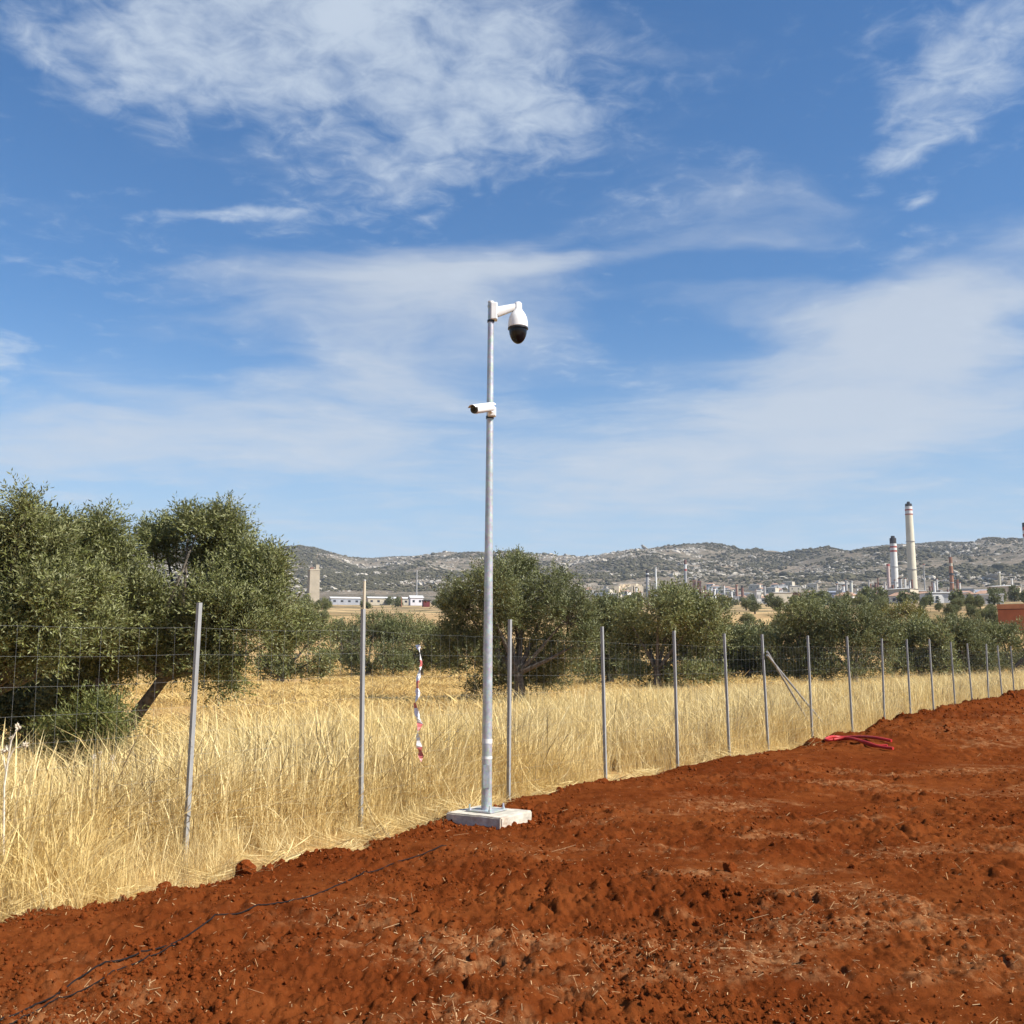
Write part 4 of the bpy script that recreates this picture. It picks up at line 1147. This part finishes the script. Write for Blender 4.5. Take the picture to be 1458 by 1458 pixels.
# second row, farther back
ROW2 = [('far olive tree peeping out between the small olive and the second post', 100, [(482, 905, 22, 24), (498, 918, 20, 22)], 490),
        ('far yellowish green tree above the olive row below the tall chimney', 112, [(1288, 874, 20, 18), (1274, 888, 22, 24), (1304, 886, 18, 24)], 1288),
        ('far olive tree above the gap left of the tallest row olive', 104, [(1092, 905, 24, 22), (1070, 912, 20, 18)], 1085),
        ('far dark tree between the yellowish tree and the white vehicles', 108, [(1340, 892, 24, 18), (1320, 898, 20, 18)], 1332),
        ('far olive tree in front of the brick building', 96, [(1408, 897, 22, 16), (1390, 902, 22, 16), (1440, 900, 24, 14)], 1405),
        ('far olive tree behind the dark shadowed olive', 98, [(1012, 895, 24, 24), (1030, 905, 22, 20)], 1020),
        ('far olive tree above the hanging tape', 102, [(560, 900, 24, 20), (610, 905, 24, 20)], 585)]
for i, (lb, Y, lob, bpx) in enumerate(ROW2):
    olive('yellow_tree' if i == 1 else 'olive_tree', lb, Y, lob, bpx, 1300, 8, 0.20, 0.085, 70 + i, mat=m_yellow if i == 1 else m_olive2, trunk_r=0.2, gap=0.18, sl=(0.4, 0.9), gs=1.6, group='trees of the second row', cat='tree')

# bush of green shoots under the left olives
bpos = at(125, 932, 12.6)
bt = thing('green_bush', 'bushy green olive suckers growing low under the left trees', 'bush', (bpos[0], 12.6, 0))
lob = []
for cx, cy, rx, ry in ((120, 1045, 50, 40), (85, 1060, 36, 32), (158, 1048, 32, 36), (110, 1075, 60, 25), (150, 1020, 22, 22)):
    c = at(cx, cy, 12.6) - np.array([bpos[0], 12.6, 0]); lob.append((c[0], rng.uniform(-.2, .2), c[2], rx / F * 12.6, 0.35, ry / F * 12.6))
me, pp = leaves_mesh(lob, 1300, 15, 0.055, 0.014, 90, m_shoot, 0.15, 0.9, (0.2, 0.45), 0.4)
me.name = 'foliage'; link('foliage', me, bt)
mb = MB()
for s in pp[:60]:
    mb.tube([(s[0] * 0.3, s[1] * 0.3, 0), (s[0] * 0.8, s[1] * 0.8, s[2] * 0.6), tuple(s)], [0.012, 0.008, 0.004], 4, False)
mb.build('stem', m_bark, bt)

# ------------------------------------------------------------------ refinery and buildings in the distance
def spot(px, D):
    d_ = ray(px, 860); h_ = math.hypot(d_[0], d_[1]); x_, y_ = d_[0] / h_ * D, d_[1] / h_ * D
    return x_, y_, float(terrain(np.array([x_]), np.array([y_]))[0])
def z_of(px, py, D):
    d_ = ray(px, py); return EYE + d_[2] / math.hypot(d_[0], d_[1]) * D
def pxm(D): return D / F

def stack(name, label, px, top, D, w0, w1, bands, mat, cat='chimney', group=None, ladder=True):
    """round chimney: bands = [(py_from, py_to, part name, material, width factor)]"""
    x_, y_, z_ = spot(px, D); t_ = thing(name, label, cat, (x_, y_, z_), 0, group)
    zt = z_of(px, top, D) - z_; s = pxm(D) / 2
    R = lambda z: (w1 + (w0 - w1) * z / zt) * s
    zb = zt if not bands else z_of(px, bands[-1][1], D) - z_
    if not bands: zb = zt
    sh_ = MB().tube([(0, 0, -1), (0, 0, zb * 0.5), (0, 0, zb)], [R(0), R(zb * 0.5), R(zb)], 20).build('shaft', mat, t_, True)
    for a, b, nm, mt, k in bands:
        za, zb_ = z_of(px, a, D) - z_, z_of(px, b, D) - z_
        MB().tube([(0, 0, zb_), (0, 0, za)], [R(zb_) * k, R(za) * k], 20).build(nm, mt, sh_, True)
    if ladder and w1 > 5:
        for f in (0.35, 0.68):
            MB().tube([(0, 0, zb * f), (0, 0, zb * f + 0.5)], R(zb * f) * 1.16, 20).build('gallery', m_steel, sh_)
    return t_

stack('chimney', 'tallest cream chimney with red and white bands and sooty top', 1301, 714, 850, 9.0, 12.5,
      [(714, 717, 'flue_tip', m_stackd, 0.45), (717, 721, 'soot_cap', m_stackd, 0.95), (721, 725, 'white_band', m_stackw, 1.03), (725, 727, 'red_band', m_stackr, 1.05), (727, 731.5, 'white_band', m_stackw, 1.03), (731.5, 733, 'red_band', m_stackr, 1.05)][::1], m_stack)
stack('chimney', 'medium white chimney with black top left of the tallest one', 1276, 763, 860, 8.5, 9.5,
      [(763, 766, 'flue_tip', m_stackd, 0.6), (766, 774, 'soot_cap', m_stackd, 1.0), (774, 777.5, 'white_band', m_stackw, 1.02), (777.5, 780, 'red_band', m_stackr, 1.02), (780, 783.5, 'white_band', m_stackw, 1.02), (783.5, 786, 'red_band', m_stackr, 1.0)], m_stackw)
stack('chimney', 'thin pinkish chimney beside the medium white chimney', 1267, 803, 880, 4.0, 4.2, [(803, 806, 'red_cap', m_stackr, 1.1)], worn('pink_render', (0.50, 0.38, 0.35), 0.1, 0.3, 0.9))
stack('chimney', 'chimney with black and red top at the right edge of the picture', 1468, 744, 700, 8.0, 9.0, [(744, 750, 'soot_cap', m_stackd, 1.0), (750, 755, 'red_band', m_stackr, 1.0), (755, 760, 'white_band', m_stackw, 1.0), (760, 764, 'red_band', m_stackr, 1.0)], m_stackw)
stack('flare_stack', 'rusty brown flare stack banded dark right of the tall chimneys', 1357, 790, 760, 4.2, 5.2, [(788, 793, 'flare_tip', m_steel, 0.45), (793, 802, 'rust_band', m_rust, 1), (802, 806, 'pale_band', m_cream, 1.0), (806, 816, 'rust_band', m_rust, 1.1), (816, 819, 'dark_band', m_stackd, 1.2)], m_rust, 'flare stack')
stack('chimney', 'short white round chimney standing just above the olive crowns', 1331.5, 828, 480, 3.2, 3.6, [(828, 830, 'rim', m_steel, 1.25)], m_stackw)
stack('chimney', 'dull olive grey column near the grey roofed hall', 1425, 814, 740, 3.4, 4.0, [(814, 816, 'cap', m_stackw, 1.2)], worn('dull_steel', (0.36, 0.34, 0.26), 0.15, 0.3, 0.8), 'column')
stack('chimney', 'short pink column right of the dull olive grey column', 1433.5, 833, 740, 2.8, 3.0, [(833, 834.5, 'cap', m_steel, 1.2)], worn('rose_paint', (0.50, 0.33, 0.30), 0.1, 0.3, 0.8), 'column')
stack('mast', 'thin grey mast between tallest chimney and flare stack', 1318, 803, 800, 1.4, 1.9, [(803, 804, 'lamp', m_stackr, 1.6)], m_steel, 'mast')
stack('chimney', 'slender pale chimney with grey foot above the dark olive', 934.5, 807, 1000, 2.2, 3.4, [(807, 808.5, 'rim', m_steel, 1.3)], m_stackw)
stack('chimney', 'dark sooty chimney left of the slender pale chimney', 922.5, 812, 1000, 4.2, 4.4, [(812, 816, 'soot_cap', m_stackd, 1.0), (816, 818, 'pale_band', m_stackw, 1.0), (818, 822, 'soot_band', m_stackd, 1.0)], m_steel)
stack('chimney', 'chimney with dark red top and white band at the middle of the hills', 977, 797, 1040, 3.6, 4.2, [(797, 803.5, 'red_cap', m_brown, 1.1), (803.5, 810, 'white_band', m_stackw, 1.0), (810, 813, 'red_band', m_stackr, 1.0)], m_steel)
stack('chimney', 'dark reddish chimney standing among the white town houses', 1057.5, 834, 950, 3.6, 4.0, [(834, 837, 'soot_cap', m_stackd, 1.05)], m_brown)
stack('chimney', 'pale pink post left of the dark reddish chimney', 1050.5, 835, 950, 2.2, 2.4, [(835, 836, 'cap', m_steel, 1.2)], m_cream, 'column')
for k, (px, top, w, mt, lb) in enumerate(((1206, 827, 3.2, m_steel, 'first grey process column of the refinery group'), (1213, 827, 4.2, worn('pale_column', (0.50, 0.49, 0.42), .1, .3, .7), 'thick pale process column beside the first grey one'), (1229, 836, 3.4, m_stackw, 'lilac white process column left of its twin'),
        (1235.5, 836, 3.0, m_stackw, 'slim white process column right of its twin'), (1238.5, 826, 1.8, m_steel, 'thin tall vent pipe behind the white process columns'), (1250, 842, 3.0, m_steel, 'low grey process column in the middle of the refinery'),
        (1261, 829, 2.6, worn('tan_column', (.44, .38, .33), .1, .3, .8), 'tan process column next to the thin pinkish chimney'), (1271, 835, 2.4, m_cream, 'small cream process column at the foot of the medium chimney'), (1297, 827, 2.4, m_stackw, 'small white vent pipe touching the tallest chimney'), (1245, 846, 2.2, m_stackw, 'stubby white process column low in the refinery'), (1222, 842, 2.4, m_steel, 'stubby grey process column low in the refinery'))):
    stack('process_column', lb, px, top, 800 + 8 * (k % 4), w, w * 1.05, [(top, top + 1.6, 'platform', m_steel, 1.35)], mt, 'column', 'refinery process columns', False)
# brown twin furnace stacks
for lb, px, w, top in (('left one of two brown furnace blocks in the middle distance', 989, 4.5, 828), ('wide right one of two brown furnace blocks in the middle distance', 996, 6.0, 829)):
    D = 980; x_, y_, z_ = spot(px, D); t_ = thing('furnace_block', lb, 'furnace', (x_, y_, z_), -math.atan2(x_, y_), 'brown furnace blocks'); s = pxm(D); zt = z_of(px, top, D) - z_
    MB().box((0, 0, zt / 2 - 1), (w * s, w * s, zt + 2)).build('body', m_brown, t_); MB().box((0, 0, zt + 0.6), (w * s * 1.08, w * s * 1.08, 1.2)).build('coping', m_rust, t_)
    MB().tube([(0, 0, zt + 1.2), (0, 0, zt + 3.0)], w * s * 0.22, 10).build('flue', m_stackd, t_)

def hall(name, label, px0, px1, top, D, depth, mat, roofm, cat='building', bottom=None, pitch=0.18, group=None, windows=0, yaw=0.15):
    pc = (px0 + px1) / 2; x_, y_, z_ = spot(pc, D); s = pxm(D); w = (px1 - px0) * s
    t_ = thing(name, label, cat, (x_, y_, z_), -math.atan2(x_, y_) + yaw, group)
    zt = max(2.5, z_of(pc, top, D) - z_); rise = pitch * depth * 0.5 if pitch else 0.0; zw = zt - rise
    MB().box((0, 0, zw / 2 - 1.5), (w, depth, zw + 3)).build('wall', mat, t_)
    e = 0.35
    if pitch:
        a, b = w / 2 + e, depth / 2 + e; th = 0.25
        vs = [(-a, -b, zw), (a, -b, zw), (a, 0, zt), (-a, 0, zt), (-a, b, zw), (a, b, zw)]
        vs += [(v[0], v[1], v[2] + th) for v in vs]
        MB().add(vs, [(0, 3, 2, 1), (3, 4, 5, 2), (6, 7, 8, 9), (9, 8, 11, 10), (0, 1, 7, 6), (5, 4, 10, 11), (1, 2, 8, 7), (2, 5, 11, 8), (3, 0, 6, 9), (4, 3, 9, 10)]).build('roof', roofm, t_)
        MB().add([(-w / 2 - .002, -depth / 2, zw), (-w / 2 - .002, depth / 2, zw), (-w / 2 - .002, 0, zt - .05)], [(0, 1, 2), (2, 1, 0)][:1]).build('gable', mat, t_)
        MB().add([(w / 2 + .002, -depth / 2, zw), (w / 2 + .002, depth / 2, zw), (w / 2 + .002, 0, zt - .05)], [(0, 1, 2)]).build('gable', mat, t_)
    else:
        MB().box((0, 0, zw + 0.2), (w + 0.5, depth + 0.5, 0.4)).build('roof', roofm, t_)
    for i in range(windows):
        xx = (-0.5 + (i + 0.5) / windows) * w
        MB().box((xx, -depth / 2 - 0.02, zw * 0.55), (w / windows * 0.35, 0.08, zw * 0.32)).build('window', m_win, t_)
    return t_

# brick building at the right edge
D = 150; x_, y_, z_ = spot(1447, D); s = pxm(D)
t_ = thing('brick_building', 'low red brick building with orange coping at the right edge', 'building', (x_, y_, z_), -math.atan2(x_, y_) - 0.12)
zt = z_of(1447, 860, D) - z_; w = 52 * s
MB().box((0.4, 3, zt / 2 - 0.8), (w, 6, zt + 0.4)).build('wall', m_brick, t_)
MB().box((0.4, 3, zt - 0.30), (w + 0.12, 6.12, 0.62)).build('coping', m_brickl, t_)
MB().box((0.4, -0.07, zt - 0.68), (w + 0.02, 0.05, 0.06)).build('drip_edge', m_stackd, t_)
hall('industrial_hall', 'blue grey roofed industrial hall between flare stack and brick building', 1380, 1420, 840, 690, 14, m_steel, m_greyroof, windows=5, pitch=0.5, yaw=0.05)
hall('white_shed', 'long white flat roofed shed above the brick building edge', 1397, 1424, 861.5, 330, 6, m_wall, m_stackw, pitch=0)
hall('long_shed', 'long white roofed shed right of the square ruined tower', 470, 511, 850.5, 610, 9, m_greyroof, m_stackw, pitch=0.2, windows=4)
hall('long_shed', 'long cream walled shed behind the pale concrete pole', 523, 581, 850.5, 600, 9, m_cream, m_stackw, pitch=0.2, windows=6)
hall('white_house', 'tall lilac white house at the end of the cream shed', 583, 601, 848.5, 590, 8, worn('lilac_render', (0.62, 0.60, 0.63), .06, .3, .9), m_stackw, pitch=0.35, windows=2)
hall('red_shed', 'small dark red shed on the dry slope left of the round olive', 602, 611, 858.5, 440, 4, worn('oxblood_sheet', (0.13, 0.022, 0.022), .2, .6, .7), m_stackd, pitch=0)
hall('white_house', 'white block house on the hillside left of the refinery columns', 1158, 1173, 842, 900, 10, m_wall, m_stackw, pitch=0, windows=3)
hall('blue_hall', 'dull blue sheet hall left of the refinery columns', 1180, 1203, 842, 850, 12, worn('blue_sheet', (0.20, 0.22, 0.30), .12, .4, .6), m_greyroof, pitch=0.2)
hall('cream_hall', 'cream plastered building below the flare stack', 1340, 1362, 853, 700, 9, m_cream, m_greyroof, pitch=0.2, windows=4)
hall('cream_hall', 'low cream building left of the blue grey hall', 1366, 1380, 851, 640, 8, m_beige, m_roof, pitch=0.3, windows=2)

# ruined square tower
D = 700; x_, y_, z_ = spot(445.5, D); s = pxm(D)
t_ = thing('square_tower', 'square beige concrete tower with a small block on its top', 'tower', (x_, y_, z_), -math.atan2(x_, y_) + 0.25)
zt = z_of(445, 812, D) - z_; w = 14.5 * s
MB().box((0, 0, zt / 2 - 1), (w, w, zt + 2), 0, 0.94).build('shaft', m_beige, t_)
MB().box((0, 0, zt + 0.25), (w * 1.02, w * 1.02, 0.5)).build('coping', m_cream, t_)
MB().box((w * 0.28, -w * 0.2, zt + 2.0), (w * 0.3, w * 0.3, 3.4)).build('turret', m_beige, t_); MB().box((-w * 0.2, 0.1, zt + 1.2), (w * 0.3, w * 0.3, 1.6)).build('hatch', m_brown, t_)
# poles
for lb, px, top, D, r0, mt in (('pale round concrete pole rising behind the second fence post', 518.5, 827, 140, 0.17, m_cream), ('thin grey lattice mast standing above the cream shed', 593, 813, 600, 0.35, m_steel), ('short dark wooden pole by the cream shed', 571.5, 850, 420, 0.22, m_rust)):
    x_, y_, z_ = spot(px, D); t_ = thing('utility_pole', lb, 'pole', (x_, y_, z_)); zt = z_of(px, top, D) - z_
    MB().tube([(0, 0, -0.5), (0, 0, zt)], [r0 * 1.25, r0], 10).build('shaft', mt, t_, True)
    MB().tube([(0, 0, zt), (0, 0, zt + r0)], [r0 * 1.25, r0 * 0.9], 10).build('cap', m_steel, t_, True)

# white tanks
for i, (px, top, w, D, lb) in enumerate(((1077, 856, 12, 620, 'widest white storage tank left of the far olive gap'), (1092, 858.5, 9, 600, 'smaller white storage tank beside the widest tank'), (1240, 851, 7, 560, 'small white tank among the refinery columns'), (1262, 857, 7, 520, 'white tank low before the medium chimney'))):
    x_, y_, z_ = spot(px, D); t_ = thing('storage_tank', lb, 'tank', (x_, y_, z_), 0, 'white storage tanks'); s = pxm(D) * w / 2; zt = max(2.0, z_of(px, top, D) - z_)
    MB().tube([(0, 0, -1), (0, 0, zt)], s, 24).build('shell', m_stackw, t_, True); MB().lathe([(s * 1.02, 0), (s * 0.6, s * 0.12), (0.05, s * 0.18)], 24, (0, 0, zt)).build('roof', m_greyroof, t_, True)
    MB().box((0, -s - 0.15, zt / 2), (0.5, 0.25, zt)).build('ladder', m_steel, t_)

hg0 = random.Random(5)
# white vans parked in front of the refinery
def van(label, px, py, D, rz):
    x_, y_, z_ = spot(px, D); t_ = thing('white_van', label, 'van', (x_, y_, z_), rz, 'white vans parked below the refinery')
    z0 = 0.35
    prof = [(-2.6, z0), (2.5, z0), (2.6, 0.95), (1.85, 1.25), (1.2, 2.15), (-2.55, 2.25)]
    vs = [(a, y0, b) for y0 in (-0.95, 0.95) for a, b in prof]; k = len(prof)
    MB().add(vs, [tuple(range(k)), tuple(range(2 * k - 1, k - 1, -1))] + [(i, i + k, (i + 1) % k + k, (i + 1) % k) for i in range(k)]).build('body', m_white, t_)
    for sx in (-1.7, 1.65):
        for sy in (-0.9, 0.9):
            MB().tube([(sx, sy - 0.1, 0.36), (sx, sy + 0.1, 0.36)], 0.36, 14).build('wheel', m_black, t_)
    for sy in (-0.957, 0.957): MB().box((0.75, sy, 1.62), (0.9, 0.02, 0.5)).build('side_window', m_win, t_)
    MB().add([(1.83, -0.8, 1.30), (1.83, 0.8, 1.30), (1.27, 0.75, 2.08), (1.27, -0.75, 2.08)], [(0, 1, 2, 3)]).build('windscreen', m_win, t_, False, 40, (0.02, 0, 0.02))
van('leftmost white van in the row of three below the refinery', 1353, 870, 570, 0.3)
van('middle white van in the row of three below the refinery', 1366, 870, 566, 0.1)
van('white van of the row nearest to the brick building', 1380, 870, 574, 0.2)

# pipe racks of the refinery
for k, (px0, px1, top, D, lb) in enumerate(((1205, 1232, 852, 760, 'grey pipe rack under the twin white process columns'), (1240, 1268, 850, 780, 'grey pipe rack at the foot of the pinkish chimney'), (1282, 1312, 853, 740, 'long grey pipe rack at the foot of the tallest chimney'), (1330, 1352, 851, 800, 'brown pipe rack at the foot of the flare stack'), (1424, 1456, 848, 760, 'rusty pipe rack behind the brick building'))):
    pc = (px0 + px1) / 2; x_, y_, z_ = spot(pc, D); s = pxm(D); w = (px1 - px0) * s; zt = z_of(pc, top, D) - z_; mt = m_rust if k > 2 else m_steel
    t_ = thing('pipe_rack', lb, 'pipe rack', (x_, y_, z_), -math.atan2(x_, y_), 'refinery pipe racks')
    for i in range(5):
        xx = (i / 4 - 0.5) * w
        MB().box((xx, -2, zt / 2 - 0.5), (0.5, 0.5, zt + 1)).box((xx, 2, zt / 2 - 0.5), (0.5, 0.5, zt + 1)).box((xx, 0, zt - 0.2), (0.45, 4.4, 0.45)).box((xx, 0, zt * 0.55), (0.45, 4.4, 0.45)).build('frame', mt, t_)
    for j, (yy, zf) in enumerate(((-1.5, 1.0), (-0.4, 1.0), (0.8, 1.0), (-1.2, 0.55), (0.6, 0.55))):
        MB().tube([(-w / 2, yy, zt * zf + 0.4), (w / 2, yy, zt * zf + 0.4)], 0.35, 8).build('pipe', [m_stackw, m_steel, m_greyroof, m_rust, m_steel][j], t_, True)
    for i in range(3):
        xx = hg0.uniform(-0.4, 0.4) * w; MB().tube([(xx, 0, zt), (xx, 0, zt + hg0.uniform(3, 8))], hg0.uniform(0.4, 0.8), 8).build('vent_pipe', [m_stackw, m_steel, m_brown][i], t_, True)

for k in range(76):
    px = hg0.uniform(1185, 1300) if k < 36 else (hg0.uniform(1300, 1458) if k < 56 else hg0.uniform(890, 1130)); top = hg0.uniform(822, 852) if k < 56 else hg0.uniform(832, 850); w = hg0.uniform(1.5, 3.4)
    stack('vent_pipe', ['thin grey vent pipe in the refinery clutter', 'thin white vent pipe in the refinery clutter', 'thin brown vent pipe in the refinery clutter'][k % 3], px, top, hg0.uniform(700, 900), w, w * 1.15, [(top, top + 1.2, 'tip', m_stackd if k % 2 else m_rust, 1.25)], [m_steel, m_stackw, m_brown][k % 3], 'vent pipe', 'vent pipes in the refinery clutter', False)
for k in range(42):
    px = hg0.uniform(1170, 1330) if k < 22 else (hg0.uniform(1330, 1445) if k < 34 else hg0.uniform(1000, 1140)); w = hg0.uniform(6, 15); top = hg0.uniform(841, 858)
    hall('plant_building', ['low grey plant building with flat roof in the refinery', 'low pale plant building with flat roof in the refinery', 'low rusty brown plant building with flat roof in the refinery'][k % 3], px - w / 2, px + w / 2, top, hg0.uniform(560, 900), hg0.uniform(6, 12), [m_steel, m_wall, m_rust][k % 3], [m_greyroof, m_stackw, m_brown][k % 3], 'plant building', None, 0, 'low plant buildings in the refinery', 3, hg0.uniform(-.4, .4))

# scattered houses of the town
hg = np.random.default_rng(21)
zones = [(1000, 1045, 836, 858, 15), (1055, 1130, 836, 862, 24), (838, 925, 842, 856, 10), (1130, 1200, 838, 852, 6), (1205, 1300, 847, 862, 13), (1300, 1440, 848, 866, 13), (640, 700, 850, 858, 2), (940, 1000, 845, 856, 6)]
protos = {}
def house_parts(k):
    if k in protos: return protos[k]
    w, dp, h_ = [(9, 8, 3.2), (12, 8, 6.2), (8, 8, 3.4), (16, 9, 4.0)][k % 4]
    wm = MB().box((0, 0, h_ / 2 - 1), (w, dp, h_ + 2)).mesh('wall', [m_wall, m_cream, m_wall, m_stackw][k % 4])
    a, b, r = w / 2 + .4, dp / 2 + .4, (1.6 if k % 4 in (0, 2) else 0.5)
    rm_ = MB().add([(-a, -b, h_), (a, -b, h_), (a, b, h_), (-a, b, h_), (-a * .5, 0, h_ + r), (a * .5, 0, h_ + r)], [(0, 1, 5, 4), (1, 2, 5), (2, 3, 4, 5), (3, 0, 4), (3, 2, 1, 0)]).mesh('roof', m_roof if k % 4 in (0, 2) else [m_greyroof, m_stackw][k % 2])
    mb = MB()
    wn_ = MB().box((0, -dp / 2 - 0.03, h_ * 0.5), (1.2, 0.08, 1.3)).mesh('window', m_win)
    protos[k] = (wm, rm_, wn_, w); return protos[k]
LBL = ['small white house with clay roof among the town houses below the hills', 'two storey cream house with flat grey roof among the town houses below the hills', 'small square white house with clay roof among the town houses below the hills', 'long low white building with pale flat roof among the town houses below the hills']
for (xa, xb, ya, yb, cnt) in zones:
    for i in range(cnt):
        px = hg.uniform(xa, xb); py = hg.uniform(ya, yb); k = int(hg.integers(0, 4))
        d_ = ray(px, py); h_ = math.hypot(d_[0], d_[1]); Ds = np.arange(470, 1750, 10.0)
        zz_ = terrain(d_[0] / h_ * Ds, d_[1] / h_ * Ds); hit = np.nonzero((zz_ - EYE) / Ds >= d_[2] / h_)[0]
        D = float(Ds[hit[0]]) if len(hit) else 1200.0
        x_, y_, z_ = spot(px, D)
        t_ = thing('house', LBL[k], 'house', (x_, y_, z_), -math.atan2(x_, y_) + hg.uniform(-0.5, 0.5), 'scattered town houses below the hills')
        wm, rm_, wn_, w = house_parts(k)
        link('wall', wm, t_); link('roof', rm_, t_)
        for xx in (-0.27, 0.27): link('window', wn_, t_, (xx * w, 0, 0))

# quarry steps cut into the hill foot
mb = MB(); x_, y_, z_ = spot(885, 1150); s = pxm(1150)
for i, (cx, w, top, dz) in enumerate(((-28, 26, 851, 0), (-5, 40, 843, 1), (10, 38, 834, 2), (14, 30, 829.5, 3), (-40, 20, 857, -1))):
    zt = z_of(885 + cx, top, 1150) - z_
    for j in range(6):
        mb.box(((cx + (j - 2.5) * w / 6) * s, dz * 9 + hg.uniform(-3, 3), zt / 2 - 6 + hg.uniform(-1.5, 1.0)), (w / 6 * s * 1.25, 14 + hg.uniform(0, 6), zt + 12), hg.uniform(-0.25, 0.25), 0.9)
o = mb.build('quarry_rock', m_quarry); o.location = (x_, y_, z_); o.rotation_euler = (0, 0, -math.atan2(x_, y_))
tag(o, 'pale stepped quarry face at the foot of the hills', None, None, 'structure')

# distant small trees between the buildings
def far_crown(seed):
    me, pp = leaves_mesh([(0, 0, 2.4, 1.9, 1.9, 1.8), (0.9, 0.3, 1.8, 1.3, 1.3, 1.2), (-0.9, -0.2, 1.9, 1.3, 1.3, 1.3)], 130, 6, 0.75, 0.42, seed, m_olive2, 0.12, 0.4, (0.4, 0.9), 1.2, 0)
    return me
def mid_crown(seed):
    return leaves_mesh([(0, 0, 2.5, 1.8, 1.8, 1.7), (1.0, 0.3, 1.8, 1.3, 1.3, 1.3), (-1.0, -0.2, 1.9, 1.3, 1.3, 1.3), (0.2, 0, 1.1, 1.5, 1.5, 0.8)], 1100, 8, 0.22, 0.085, seed, m_olive2 if seed % 2 else m_olive, 0.15, 0.6, (0.3, 0.7), 1.0, 5)[0]
fcs = [far_crown(300 + i) for i in range(3)]; mcs = [mid_crown(400 + i) for i in range(4)]; ftr = MB().tube([(0, 0, -0.5), (0, 0, 2.2)], [0.28, 0.16], 6).mesh('trunk', m_bark)
for i in range(228):
    if i >= 170:
        px = hg.uniform(820, 1310) if i < 200 else (hg.uniform(1310, 1420) if i < 208 else (hg.uniform(395, 470) if i < 215 else hg.uniform(1305, 1425))); D = hg.uniform(140, 260); s = hg.uniform(0.62, 0.9) if px < 1310 else hg.uniform(0.45, 0.62)
    else: px = hg.uniform(380, 660) if i < 20 else (hg.uniform(820, 1140) if i < 60 else hg.uniform(1140, 1500)); D = hg.uniform(280, 620) if i % 3 else hg.uniform(620, 1150); s = hg.uniform(0.5, 1.15)
    x_, y_, z_ = spot(px, D)
    t_ = thing('distant_tree', 'small dark green tree dotted between the far buildings', 'tree', (x_, y_, z_), hg.uniform(0, 6), 'small trees between the far buildings'); t_.scale = (s, s, s * hg.uniform(0.8, 1.3))
    link('crown', mcs[i % 4] if i >= 170 else fcs[i % 3], t_); link('trunk', ftr, t_)

# ------------------------------------------------------------------ air
m_haze, T, out = material('haze')
pv = T.n('ShaderNodeVolumePrincipled'); pv.inputs['Color'].default_value = (0.80, 0.88, 1.0, 1); pv.inputs['Density'].default_value = 0.00009
T.link(pv.outputs[0], out.inputs['Volume'])
HZ = True
if HZ:
    o = MB().box((0, 0, 190), (14000, 14000, 400)).build('haze', m_haze)
    o['kind'] = 'stuff'; o['label'] = 'thin bluish air over the plain and hills'
